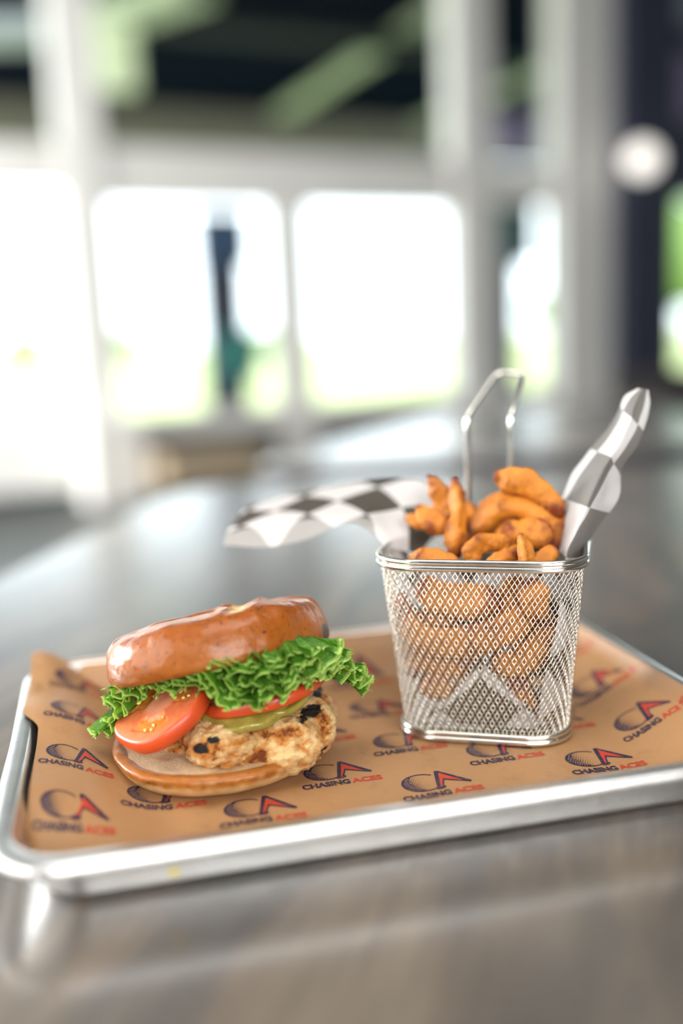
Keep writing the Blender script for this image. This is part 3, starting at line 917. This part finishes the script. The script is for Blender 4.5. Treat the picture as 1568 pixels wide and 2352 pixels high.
C_ = np.array([[(b[0] * (1 - t_) + b[1] * t_) for t_ in np.linspace(0, 1, 14)] + [(b[1] * (1 - t_) + b[2] * t_) for t_ in np.linspace(0, 1, 14)[1:]] for b in B_])
wr = fbm(C_, .5, 2, 3).reshape(C_.shape[:2]); C_ = C_ + wr[..., None] * np.array([.10, -.18, 0])
sheets.append((C_, grid_uv(C_, 8, .15, .95)))
# lining along left, back and right walls
sn = np.linspace(0, 1, 150); hh = np.linspace(.05, .93, 40)
def lining(s0, s1, h1, oz):
    rows = []
    for h in hh:
        r = []
        for s_ in np.linspace(s0, s1, 110):
            hx = .03 + h * h1(s_)
            A = _ring(round(min(hx, 1), 2), .28); a = int((s_ % 1) * 360) % 360
            q = A[a]; wv = 1 - .05 * math.sin(s_ * 60 + h * 5)
            r.append(bw(q[0] * wv, q[1] * wv, BZ0 + .2 + (BZ1 - BZ0) * hx))
        rows.append(r)
    return np.array(rows)
# ring order: starts right side, goes to back, left, front
C_ = lining(-.20, .44, lambda s_: .86 + .08 * math.sin(s_ * 14), 0); sheets.append((C_, grid_uv(C_, 45, .3, .5)))
# folded flap against the front mesh
fl = np.array([
    [at(952, 1668, Y=47.9), at(1020, 1672, Y=47.6), at(1100, 1678, Y=47.2), at(1180, 1680, Y=46.9), at(1262, 1672, Y=46.8)],
    [at(985, 1640, Y=48.0), at(1040, 1632, Y=47.5), at(1100, 1640, Y=46.9), at(1175, 1640, Y=46.7), at(1250, 1650, Y=46.8)],
    [at(1040, 1590, Y=48.0), at(1068, 1580, Y=47.3), at(1106, 1585, Y=46.8), at(1155, 1590, Y=46.7), at(1200, 1610, Y=46.9)],
    [at(1094, 1532, Y=48.0), at(1099, 1528, Y=47.3), at(1106, 1524, Y=47.0), at(1116, 1530, Y=47.0), at(1130, 1545, Y=47.2)]])
C_ = loft(fl, 36, 26); g = grid_uv(C_, 38); g = g - g[11, 21] + [.62, .62]; sheets.append((C_, g))
fl2 = np.array([[at(945, 1665, Y=48.6), at(975, 1668, Y=48.2), at(1010, 1672, Y=48.0)], [at(955, 1620, Y=48.9), at(985, 1612, Y=48.4), at(1020, 1640, Y=48.1)],
                [at(968, 1596, Y=49.0), at(982, 1590, Y=48.7), at(1000, 1604, Y=48.4)]])
C_ = loft(fl2, 14, 12); sheets.append((C_, np.full(C_.shape[:2] + (2,), .5) + [1.0, 0]))
# floor of the lining
a_ = rrect(BW0 - .7, BD0 - .7, 1.5, 8, 6)
REV.append(np.full(sheets[1][0].shape[:2], .38)); REV += [np.zeros(x[0].shape[:2]) for x in sheets[2:]]
VV = []; FF = []; UU = []; n = 0
for C_, U_ in sheets:
    VV.append(C_.reshape(-1, 3)); UU.append(U_.reshape(-1, 2)); FF += grid_faces(C_.shape[0], C_.shape[1], off=n); n += C_.shape[0] * C_.shape[1]
fl = bw(a_[:, 0], a_[:, 1], np.full(len(a_), .85)); VV.append(fl); UU.append(a_ / CK); FF.append(tuple(range(n, n + len(a_)))); REV.append(np.zeros(len(a_)))
o = obj('checkered_paper', np.vstack(VV), FF, M['check'], uv=np.vstack(UU), attrs={'rev': np.concatenate([x.ravel() for x in REV])})
tag(o, 'black and white checkered paper lining the wire basket with flaps hanging out both sides', 'paper')

# ------------------------------------------------------------------ fries
def fry(pts, rad, label, sq=.8, seed=0, flat=.75, ridge=.1, ref=(0, 0, 1), n=46):
    P = catmull(np.array(pts), n); rr = catmull(np.array(rad, float)[:, None], n)[:, 0]
    T = np.gradient(P, axis=0); T /= np.linalg.norm(T, axis=1, keepdims=True)
    u = np.array(ref, float); k = 22; V = []
    a = np.linspace(0, 2 * math.pi, k, endpoint=False)
    # sharpened cross-section: rounded wedge
    ca, sa = np.cos(a), np.sin(a); sec = (np.abs(ca) ** (2 / .9 * .5 + .4) + np.abs(sa) ** 1.6) ** (-.42)
    sec = sec * (1 + .12 * np.cos(3 * a + .6))
    tt_ = np.linspace(0, 1, n); endf = np.sqrt(np.clip(1 - (2 * tt_ - 1) ** 8, 0, 1)) * .97 + .03
    for i in range(n):
        u = u - (u @ T[i]) * T[i]; u /= np.linalg.norm(u) + 1e-9; w_ = np.cross(T[i], u)
        V.append(P[i] + rr[i] * endf[i] * ((sec * ca)[:, None] * u + flat * (sec * sa)[:, None] * w_))
    V = np.array(V).reshape(-1, 3); F = grid_faces(n, k, False, True)
    F.append(tuple(range(k))[::-1]); F.append(tuple((n - 1) * k + j for j in range(k)))
    N = normals(V, F)
    d = fbm(V, .9, 3, seed) * ridge * 2.0 + fbm(V, 3.2, 2, seed + 5) * ridge * .6
    V = V + N * d[:, None]
    br = np.repeat(np.clip(np.abs(2 * tt_ - 1) ** 4, 0, 1), k) * .85 + np.clip(-d * 4, 0, .7)
    o = obj('potato_fry', V, F, M['fry'], attrs={'brown': br})
    return tag(o, label, 'fries', 'seasoned fries in the wire basket')


q = at
fry([q(1040, 1215, Y=52), q(1022, 1160, Y=52.3), q(1000, 1120, Y=52.5), q(982, 1092, Y=52.6)], [.75, .7, .5, .16], 'tall pointed fry standing at the back left of the basket', seed=1)
fry([q(1048, 1284, Y=49.6), q(1046, 1232, Y=49.8), q(1050, 1180, Y=50.2), q(1046, 1130, Y=50.7), q(1042, 1094, Y=51)], [.5, .82, .55, .38, .26], 'upright club shaped fry with a narrow brown tip in the middle of the basket', seed=2)
fry([q(1034, 1225, Y=50.5), q(1000, 1205, Y=50.6), q(970, 1180, Y=50.8), q(954, 1156, Y=51)], [.42, .55, .5, .22], 'short dark fry leaning left against the upright fry', seed=3)
fry([q(1020, 1214, Y=50.6), q(985, 1206, Y=50.8), q(950, 1196, Y=51), q(926, 1190, Y=51.2)], [.4, .42, .36, .2], 'small pointed fry sticking out furthest to the left above the checkered paper', seed=4)
fry([q(1090, 1250, Y=51.6), q(1084, 1200, Y=52), q(1070, 1165, Y=52.4), q(1060, 1148, Y=52.6)], [.7, .68, .45, .2], 'fry behind the upright one leaning against it from the right', seed=5)
fry([q(928, 1305, Y=48.0), q(965, 1286, Y=47.6), q(1010, 1284, Y=47.2), q(1062, 1296, Y=46.9)], [.36, .45, .45, .36], 'flat brown fry lying just inside the front left rim', seed=6, flat=.8)
fry([q(1078, 1315, Y=47.8), q(1085, 1265, Y=48), q(1118, 1247, Y=48.2), q(1155, 1250, Y=48.4), q(1180, 1275, Y=48.6)], [.55, .55, .52, .42, .3], 'smooth arched fry behind the middle of the front rim', seed=7)
fry([q(1110, 1320, Y=46.9), q(1140, 1290, Y=47.1), q(1175, 1275, Y=47.4), q(1205, 1262, Y=47.6)], [.3, .4, .4, .3], 'narrow fry rising from the rim towards the stubby one', seed=8)
fry([q(1205, 1318, Y=45.9), q(1204, 1280, Y=46.1), q(1200, 1252, Y=46.5), q(1194, 1240, Y=46.8)], [.62, .62, .5, .3], 'stubby fry with a white speck poking up at the front rim', seed=9, ridge=.14)
# white speck of potato
P_ = q(1190, 1258, Y=45.9)
fry([q(1090, 1240, Y=51.5), q(1120, 1192, Y=51), q(1170, 1164, Y=50.6), q(1225, 1172, Y=50.2), q(1268, 1215, Y=49.8), q(1272, 1275, Y=49.2)], [.7, .85, .95, 1.0, .95, .85], 'broad curled fry arching over the right half of the basket', seed=10, flat=.9)
fry([q(1140, 1262, Y=49.6), q(1180, 1226, Y=49.3), q(1225, 1225, Y=48.9), q(1262, 1262, Y=48.6)], [.55, .6, .7, .6], 'inner curl of potato below the broad arch at the right', seed=11, flat=.9)
fry([q(1285, 1195, Y=49.4), q(1262, 1148, Y=49.7), q(1215, 1112, Y=50), q(1165, 1102, Y=50.4), q(1132, 1098, Y=50.7)], [.42, .6, .72, .66, .25], 'plump fry on top of the pile pointing left beside the paper flap', seed=12)
fry([q(1230, 1316, Y=47.0), q(1252, 1285, Y=47.2), q(1275, 1262, Y=47.6)], [.4, .48, .4], 'fry end wedged into the front right corner by the paper', seed=13)
# seen through the mesh
fry([q(955, 1345, Y=49.0), q(1010, 1375, Y=48.2), q(1080, 1388, Y=47.6), q(1150, 1372, Y=47.4)], [.7, .9, .95, .8], 'thick fry just under the front rim behind the mesh', seed=14)
fry([q(918, 1350, Y=49.8), q(935, 1430, Y=49.2), q(1000, 1476, Y=48.2), q(1090, 1476, Y=47.4), q(1180, 1440, Y=47.0), q(1245, 1375, Y=47.2)], [.6, .82, .9, .9, .88, .72], 'great smiling curl of potato pressed against the front mesh', seed=15)
fry([q(1208, 1330, Y=46.9), q(1225, 1380, Y=46.7), q(1215, 1425, Y=46.7)], [.7, .8, .6], 'blunt fry end behind the mesh at the upper right', seed=16)
fry([q(1120, 1525, Y=47.6), q(1180, 1528, Y=47.2), q(1240, 1490, Y=47.0), q(1272, 1430, Y=47.3)], [.6, .75, .8, .6], 'lower curl of potato above the folded paper on the right', seed=17)
fry([q(930, 1440, Y=50), q(965, 1510, Y=49.4), q(1040, 1532, Y=48.8), q(1090, 1500, Y=48.4)], [.6, .7, .7, .5], 'shadowed curl in the lower left of the basket', seed=18)
fry([q(965, 1568, Y=49.0), q(1000, 1580, Y=48.6), q(1050, 1590, Y=48.6)], [.4, .6, .4], 'small fry low in the basket left of the folded paper', seed=19)
fry([q(1180, 1560, Y=47.4), q(1200, 1600, Y=47.2), q(1228, 1650, Y=47.0)], [.5, .55, .35], 'fry slanting down right of the folded paper', seed=20)
for k_, (x_, y_, z_, w_) in enumerate(((-1.8, .5, 6.2, 'deep fry behind the thick one at the upper left of the mesh'), (1.2, 1.5, 6.4, 'deep fry under the inner curl in the basket'),
                                       (0, 0, 4.6, 'deep fry behind the great curl in the basket'), (2.0, 0, 5.0, 'deep fry behind the lower curl at the right of the mesh'))):
    a = k_ * 1.1; c = bw(x_, y_, z_); d = BX * math.cos(a) + BY * math.sin(a)
    fry([c - d * 1.5, c - d * .6 + [0, 0, .3], c + d * .6 + [0, 0, .3], c + d * 1.5], [.5, .75, .75, .5], w_, seed=30 + k_, n=24)


# ------------------------------------------------------------------ chicken sandwich
def rot(ax, a):
    return np.array(Matrix.Rotation(math.radians(a), 3, ax))


BB = np.array([-6.38, 45.6, .36])
sand = empty('chicken_sandwich', BB, 'grilled chicken sandwich on a glossy pretzel bun with lettuce and tomato', 'sandwich')


def lathe(prof, n, nth, fn, Rm, C0_, name, mat, extra=None):
    pr_ = catmull(np.array(prof), n); th = np.linspace(0, 2 * math.pi, nth, endpoint=False)
    r = np.clip(pr_[:, 0], 0.001, None)[:, None]; V = np.stack([r * np.cos(th), r * np.sin(th), np.repeat(pr_[:, 1:2], nth, 1)], -1)
    V = V.reshape(-1, 3); V, at_ = fn(V, np.repeat(np.linspace(0, 1, n), nth))
    return obj(name, V @ Rm.T + C0_, grid_faces(n, nth, False, True), mat, sand, attrs=at_)


def bottom_fn(V, t_):
    r = np.linalg.norm(V[:, :2], axis=1); a = np.arctan2(V[:, 1], V[:, 0])
    rs = 1 + .018 * np.sin(3 * a + 1) + .012 * np.sin(5 * a)
    V[:, :2] *= rs[:, None]
    d = fbm(V, .6, 3, 4) * .10 + fbm(V, 2.5, 2, 9) * .025
    V = V * (1 + (d / np.maximum(r, 2.))[:, None])
    z = V[:, 2]
    outer = sst(r, 4.0, 4.5)
    dough = np.clip(sst(-z, -1.0, -.50) + .45 * fbm(V * [1, 1, .5], 2.2, 3, 2), 0, 1) * sst(r, 3.4, 3.9) * (z < 1.15)
    dough = np.where((r < 4.0) & (z < .3), 1, dough)
    pale = .35 + sst(-z, -1.1, -.5) * .6
    char = .55 * np.exp(-((a + 2.05) ** 2) / .01 - ((z - .95) ** 2) / .04)
    return V, {'dough': dough, 'char': char, 'pale': pale}


lathe([(0, 0), (2.5, 0), (3.9, .02), (4.5, .20), (4.92, .56), (5.14, .92), (5.15, 1.16), (4.9, 1.31), (4.6, 1.25)], 46, 150, bottom_fn, np.eye(3), BB, 'bottom_bun', M['bun'])
# toasted cut face
th = np.linspace(0, 2 * math.pi, 120, endpoint=False); rr_ = np.linspace(0.01, 1, 26)
V = []
for r in rr_:
    for a in th:
        R_o = 4.66 * (1 + .018 * math.sin(3 * a + 1) + .012 * math.sin(5 * a))
        x, y = R_o * r * math.cos(a), R_o * r * math.sin(a)
        V.append((x, y, 1.24 - .12 * (1 - r ** 4) + .06 * fb((x, y, 0), 1.2, 3, 1)))
V = np.array(V) + BB
obj('cut_face', V, grid_faces(26, 120, False, True), M['crumb'], sand)

# top bun, leaning back and lifted on the right
RT = rot('Y', -10.5) @ rot('X', -15)
pf = at(500, 1524, Y=41.25)
TC = pf - RT @ np.array([0, -4.95, .12]) + np.array([-.68, 0, -.24])


def top_fn(V, t_):
    x, y, z = V[:, 0].copy(), V[:, 1].copy(), V[:, 2].copy()
    r = np.hypot(x, y); a = np.arctan2(y, x)
    V[:, :2] *= (1 + .012 * np.sin(2 * a) + .01 * np.sin(5 * a + 1))[:, None]
    up = sst(z, .9, 2.2)
    # cross shaped scoring
    la = np.abs(y - (.3 + .24 * x + .5 * np.sin(x * .7) + .12 * np.sin(x * 3.1)))
    lb = np.abs(x - (1.75 - .12 * (y + 3) + .15 * np.sin(y * 2.2)))
    side = sst(-x, 4.0, 4.9) * sst(z, .35, .7)
    wa = (.34 + .12 * np.sin(x * 2.3)) ; wb = .36
    ma = np.exp(-(la / wa) ** 4) * np.maximum(up, side) ; mb_ = np.exp(-(lb / wb) ** 4) * up * sst(y, -3.95, -3.2)
    m = np.maximum(ma, mb_)
    lip = np.exp(-((la - wa * 1.7) / .3) ** 2) * up + np.exp(-((lb - wb * 2.0) / .28) ** 2) * up * sst(y, -4.4, -3.4)
    nrm = V / (np.linalg.norm(V, axis=1, keepdims=True) + 1e-6)
    d = .16 * lip - .12 * m + (fbm(V, .35, 2, 3) * .14 + fbm(V, 1.1, 3, 8) * .05) * sst(z, .05, .6)
    V = V + nrm * d[:, None]
    char = .95 * np.exp(-((a + .12) / .13) ** 2 - ((z - .45) / .5) ** 2) * sst(r, 4.5, 4.9) + .6 * np.exp(-((x - 2.9) ** 2) / .02 - ((z - 1.1) ** 2) / .02) * (y < 0)
    dough = np.clip(m * 1.15, 0, 1)
    dough = np.where((z < .06) & (r < 4.9), .9, dough)
    return V, {'dough': dough, 'char': char, 'pale': .12 * (1 - up)}


lathe([(0, .12), (3, .06), (4.75, .0), (5.12, .04), (5.27, .28), (5.3, .75), (5.2, 1.3), (4.95, 1.8), (4.4, 2.2), (3.1, 2.42), (1.5, 2.52), (0, 2.54)],
      90, 260, top_fn, RT, TC, 'top_bun', M['bun'])


# chicken: merged lobes
def remesh(ells, vox, sm):
    mb = MB()
    for c, r, a in ells:
        Rm = rot('Z', a); n, m = 16, 24
        V = np.array([np.array(c) + Rm @ (np.array(r) * [math.sin(p) * math.cos(t_), math.sin(p) * math.sin(t_), math.cos(p)])
                      for p in np.linspace(.02, math.pi - .02, n) for t_ in np.linspace(0, 2 * math.pi, m, endpoint=False)])
        F = grid_faces(n, m, False, True) + [tuple(range(m))[::-1], tuple((n - 1) * m + j for j in range(m))]
        F = [f[::-1] for f in F]
        mb.add(V, F)
    me = bpy.data.meshes.new('tmp'); me.from_pydata(np.vstack(mb.V).tolist(), [], mb.F)
    o = bpy.data.objects.new('tmp', me); COL.objects.link(o)
    md = o.modifiers.new('r', 'REMESH'); md.mode = 'VOXEL'; md.voxel_size = vox
    s_ = o.modifiers.new('s', 'SMOOTH'); s_.iterations = sm; s_.factor = .6
    bpy.context.view_layer.update()
    m2 = bpy.data.meshes.new_from_object(o.evaluated_get(bpy.context.evaluated_depsgraph_get()))
    V = np.array([v.co[:] for v in m2.vertices]); F = [tuple(p.vertices) for p in m2.polygons]
    bpy.data.objects.remove(o); bpy.data.meshes.remove(me); bpy.data.meshes.remove(m2)
    return V, F


ch = [((-4.9, 46.0, 2.75), (4.0, 3.2, 1.05), 0),
      (at(512, 1712, Y=42.8), (1.8, 1.5, 1.15), 5),
      (at(462, 1672, Y=44.0), (1.35, 1.3, .9), 0),
      (at(655, 1710, Y=43.1), (1.8, 1.5, 1.25), -10),
      (at(600, 1668, Y=44.0), (1.4, 1.3, .8), 0),
      (at(715, 1655, Y=44.7), (1.05, 1.6, 1.1), 20),
      (at(700, 1700, Y=44.0), (1.1, 1.2, 1.0), 0),
      (at(412, 1706, Y=44.6), (.95, 1.0, .62), 0),
      (at(575, 1738, Y=42.9), (1.3, 1.0, .55), 0),
      (at(742, 1632, Y=46.2), (.6, 1.2, .8), 0)]
V, F = remesh(ch, .105, 5)
N = normals(V, F)
d1 = fbm(V, .85, 3, 11); d2 = fbm(V * [1, 1, 2.0], 2.4, 3, 5); d3 = fbm(V * [1, 1, 1.5], 6.5, 2, 2)
V = V + N * (d1 * .22 + d2 * .10 + d3 * .045)[:, None]


def blob(px, py, Y, rx, rz):
    c = at(px, py, Y=Y); return np.exp(-((V[:, 0] - c[0]) / rx) ** 2 - ((V[:, 2] - c[2]) / rz) ** 2)


char = 1.15 * blob(470, 1690, 43, .42, .24) + .8 * blob(500, 1672, 43, .4, .18) + .9 * blob(722, 1612, 45, .5, .25) + .75 * blob(745, 1705, 44, .3, .14) + .7 * blob(430, 1700, 43.6, .25, .25) \
    + .45 * blob(690, 1640, 43.6, .5, .12) + .55 * blob(640, 1692, 42.5, .12, .12) + .6 * blob(735, 1720, 44, .22, .2)
brown = .9 * blob(490, 1690, 43, .75, .45) + 1.0 * blob(598, 1718, 42.8, .34, .40) + .8 * blob(650, 1668, 43, 1.1, .22) + .6 * blob(560, 1670, 43.3, .6, .25) + .5 * blob(740, 1660, 44, .3, 1.0) + .7 * blob(420, 1690, 43.6, .8, .5)
brown += .25 * sst(-V[:, 2], -2.0, -1.6)
brown += np.clip(-(d1 * .6 + d2 * .6), 0, .5)
obj('chicken_breast', V, F, M['chicken'], sand, attrs={'char': np.clip(char, 0, 1.2), 'brown': np.clip(brown, 0, 1.1)})


# discs: tomato slices and pickle
def frame(n):
    n = np.array(n, float); n /= np.linalg.norm(n); x = np.cross([0, 1, 0], n); x /= np.linalg.norm(x); y = np.cross(n, x)
    return np.array([x, y, n]).T


def tomato(C0_, nvec, R, th_, spin, label):
    A = frame(nvec); nr, na = 34, 150; V = []; sk = []; ge = []; co = []
    prof = [(r, th_ / 2) for r in np.linspace(0.001, R - .14, nr)] + [(R - .05, th_ / 2 - .03), (R, th_ / 2 - .12), (R + .08, 0), (R, -th_ / 2 + .12), (R - .05, -th_ / 2 + .03)] + \
           [(r, -th_ / 2) for r in np.linspace(R - .14, .001, 8)]
    for k, (r, z) in enumerate(prof):
        for a in np.linspace(0, 2 * math.pi, na, endpoint=False):
            b = a + spin; x, y = r * math.cos(a), r * math.sin(a)
            Rr = 1 + .03 * math.sin(3 * b) + .02 * math.sin(5 * b + 1)
            g = 0.0; rn = r / R
            if k < nr:
                sect = abs(math.cos(1.5 * b)) ; nn = .12 * fb((x, y, 3), 1.5, 3, 6)
                g = float(sst(sect + nn, .50, .66) * sst(rn + nn * .4, .30, .42) * sst(-rn - nn * .3, -.76, -.66))
                z2 = z - .16 * g + .05 * fb((x, y, 1), 4, 3, 2) * g + .012 * fb((x, y, 1), 2, 2, 4)
                co.append(float(sst(-rn, -.42, -.2)) * .8)
                sk.append(float(sst(rn, .935, .97)))
            else: z2 = z; co.append(0); sk.append(1.0 if k < nr + 5 else .1)
            V.append((x * Rr, y * Rr, z2)); ge.append(g)
    o = obj('tomato_slice', np.array(V) @ A.T + C0_, grid_faces(len(prof), na, False, True), M['tomato'], sand, attrs={'skin': sk, 'gel': ge, 'core': co})
    tag(o, label)
    # seeds lying in the gel
    mb = MB()
    for _ in range(22):
        b = random.uniform(0, 2 * math.pi); rn = random.uniform(.42, .68)
        if abs(math.cos(1.5 * b)) < .68: continue
        a = b - spin; p = np.array([rn * R * math.cos(a), rn * R * math.sin(a), th_ / 2 - .1])
        e_ = np.array([math.cos(a + random.uniform(-.6, .6)), math.sin(a), 0]) * .13
        Vs, Fs = tube([p - e_, p - e_ * .5, p + e_ * .4, p + e_], [.02, .07, .075, .02], 7); mb.add(Vs @ A.T + C0_, Fs)
    s_ = mb.build('seeds', M['seed'], o, smooth=True); s_['kind'] = 'stuff'
    return o


tomato(at(378, 1628, Y=43.5), (-.44, -.27, .86), 2.45, .78, 2.0, 'tomato slice tipped down at the front')
tomato(at(606, 1580, Y=45.0) + np.array([0, 0, 0]), (-.22, .05, .97), 3.0, .62, 1.3, 'tomato slice lying level above the pickle')


def pickle(C0_, nvec, R, th_):
    A = frame(nvec); V = []; na = 160
    prof = [(r, th_ / 2) for r in np.linspace(.001, R - .06, 18)] + [(R, th_ / 4), (R, -th_ / 4)] + [(r, -th_ / 2) for r in np.linspace(R - .06, .001, 6)]
    for r, z in prof:
        for a in np.linspace(0, 2 * math.pi, na, endpoint=False):
            x, y = r * math.cos(a), r * math.sin(a)
            rr = 1 + .012 * math.sin(9 * a) * (r / R)
            V.append((x * rr, y * rr * .92, z + .04 * math.sin(x * 5) + .14 * math.sin(a * 3) * (r / R) ** 2))
    obj('pickle_slice', np.array(V) @ A.T + C0_, grid_faces(len(prof), na, False, True), M['pickle'], sand)


pickle(at(562, 1606, Y=43.8), (-.14, -.46, .88), 2.2, .45)
pickle(at(622, 1600, Y=44.2), (-.24, -.30, .93), 1.9, .3)


# lettuce: ruffled leaf margins in layers
def ruffle(edge_px, Ys, W, A_, lam, seed, name='lettuce_leaf', droop=0.0, ns=620, nt=16, tilt=.3):
    E_ = np.array([at(px, py, Y=y_) for (px, py), y_ in zip(edge_px, Ys)])
    E_ = catmull(E_, ns)
    L = np.r_[0, np.cumsum(np.linalg.norm(np.diff(E_, axis=0), axis=1))]
    T = np.gradient(E_, axis=0); T /= np.linalg.norm(T, axis=1, keepdims=True)
    cen = np.array([-5.6, 47.5, 0]); inw = cen - E_; inw[:, 2] = 0; inw /= np.linalg.norm(inw, axis=1, keepdims=True)
    inw[:, 2] = tilt; inw = inw - (inw * T).sum(1, keepdims=True) * T; inw /= np.linalg.norm(inw, axis=1, keepdims=True)
    U = np.cross(T, inw); U /= np.linalg.norm(U, axis=1, keepdims=True)
    U *= np.sign(U[:, 2:3] + 1e-9)
    n1 = np.array([fb((l * .9, seed, 0), 1, 2, seed) for l in L]); n2 = np.array([fb((l * .8, 7, seed), 1, 2, seed) for l in L]); n3 = np.array([fb((l * 2.3, 3, seed), 1, 2, seed) for l in L])
    lam = lam * 1.14; A_ = A_ * 1.5; tilt = .25 + .5 * math.sin(seed * 2.3)
    ph = 2 * math.pi * L / lam + 2.6 * n1 + seed
    amp = A_ * (1 + .9 * n2)
    fade = sst(L, 0, .5) * sst(L[-1] - L, 0, .5) * .8 + .2
    V = np.zeros((ns, nt, 3)); ed = np.zeros((ns, nt))
    for j, t_ in enumerate(np.linspace(0, 1, nt)):
        t_ = t_ ** .8
        a = amp * fade * t_ ** 1.25
        off = U * (a * np.sin(ph + .7 * (1 - t_)))[:, None] + T * (.19 * lam * t_ ** 1.2 * fade * np.sin(2 * ph + .9 + n3))[:, None]
        off += U * (a * .30 * t_ * np.sin(2.63 * ph + 2 * n3 + seed))[:, None] + inw * (a * .30 * np.cos(ph * 1.0 + 1.3 + n2 * 2))[:, None]
        off += inw * (-.07 * t_ ** 4 * np.sin(4.7 * ph + 4 * n3) * fade)[:, None] + U * (.05 * t_ ** 3 * np.sin(5.4 * ph))[:, None]
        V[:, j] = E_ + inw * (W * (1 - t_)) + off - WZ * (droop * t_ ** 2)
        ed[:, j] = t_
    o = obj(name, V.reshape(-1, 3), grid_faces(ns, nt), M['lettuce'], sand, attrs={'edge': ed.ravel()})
    return o


yy = lambda *a: a
ruffle([(232, 1660), (262, 1628), (300, 1600), (370, 1590), (440, 1580), (520, 1585)], [44.2, 43.2, 42.6, 42.0, 41.6, 41.4], 1.8, .30, 1.25, 1.3)
ruffle([(225, 1600), (285, 1580), (360, 1562), (440, 1545), (520, 1530), (600, 1530)], [44.0, 42.9, 42.1, 41.6, 41.3, 41.1], 2.0, .30, 1.15, 2.7)
ruffle([(200, 1675), (222, 1690), (250, 1668), (262, 1640)], [44.6, 44.2, 43.8, 43.4], 1.6, .28, 1.1, 3.9, ns=260)
ruffle([(430, 1560), (500, 1585), (560, 1610), (620, 1600), (680, 1580), (730, 1560)], [41.6, 41.1, 40.9, 41.0, 41.4, 42.2], 2.0, .36, 1.35, 4.4)
ruffle([(480, 1600), (512, 1622), (548, 1625), (590, 1622), (640, 1590)], [41.2, 40.8, 40.7, 40.8, 41.1], 1.7, .30, 1.3, 5.9, ns=330)
ruffle([(400, 1552), (480, 1545), (560, 1548), (640, 1550), (720, 1540), (790, 1530)], [41.7, 41.1, 40.9, 41.0, 41.6, 42.9], 2.1, .38, 1.2, 6.2)
ruffle([(440, 1548), (520, 1538), (600, 1530), (680, 1526), (750, 1518), (800, 1515)], [41.5, 41.1, 41.0, 41.2, 41.9, 43.4], 2.1, .34, 1.15, 7.7)
ruffle([(560, 1530), (620, 1520), (690, 1510), (750, 1500), (795, 1502)], [41.3, 41.2, 41.5, 42.3, 43.8], 2.0, .26, 1.1, 8.8, ns=420)
ruffle([(640, 1560), (700, 1560), (760, 1545), (815, 1555), (850, 1568)], [41.3, 41.6, 42.6, 44.2, 45.2], 2.2, .34, 1.2, 9.5)
ruffle([(740, 1515), (785, 1512), (815, 1525), (842, 1550), (858, 1572)], [42.4, 43.6, 44.4, 45.0, 45.4], 2.4, .28, 1.1, 10.3, ns=420)
ruffle([(610, 1530), (680, 1525), (740, 1520), (790, 1520), (830, 1545)], [41.1, 41.4, 42.2, 43.4, 44.6], 2.1, .32, 1.15, 11.1)
ruffle([(330, 1575), (400, 1572), (470, 1568), (540, 1575), (600, 1578)], [42.4, 41.7, 41.3, 41.0, 41.0], 1.9, .30, 1.0, 12.4, ns=460)
ruffle([(500, 1560), (570, 1580), (640, 1575), (710, 1555), (770, 1530)], [41.2, 40.9, 41.0, 41.6, 42.8], 1.9, .30, 1.0, 13.3, ns=520)
ruffle([(520, 1598), (552, 1618), (582, 1628), (600, 1605)], [41.0, 40.7, 40.6, 40.8], 1.6, .30, 1.1, 14.6, ns=260)
ruffle([(780, 1540), (815, 1562), (840, 1578), (856, 1584)], [43.6, 44.3, 44.9, 45.2], 1.8, .30, 1.0, 15.1, ns=260)
ruffle([(240, 1620), (300, 1590), (350, 1585), (400, 1592)], [43.8, 42.8, 42.2, 41.9], 1.8, .28, 1.0, 16.2, ns=360)
fry([q(925, 1370, Y=50.2), q(930, 1430, Y=49.8), q(945, 1500, Y=49.6), q(955, 1560, Y=49.4)], [.5, .6, .6, .4], 'fry standing against the left side of the mesh', seed=41)
fry([q(1085, 1418, Y=48.6), q(1150, 1412, Y=48.4), q(1210, 1392, Y=48.2)], [.6, .7, .6], 'fry lying between the two curls behind the mesh', seed=42)
fry([q(960, 1430, Y=49.6), q(1000, 1420, Y=49.2), q(1060, 1428, Y=49)], [.5, .65, .5], 'dark fry end in the gap above the great curl', seed=43)
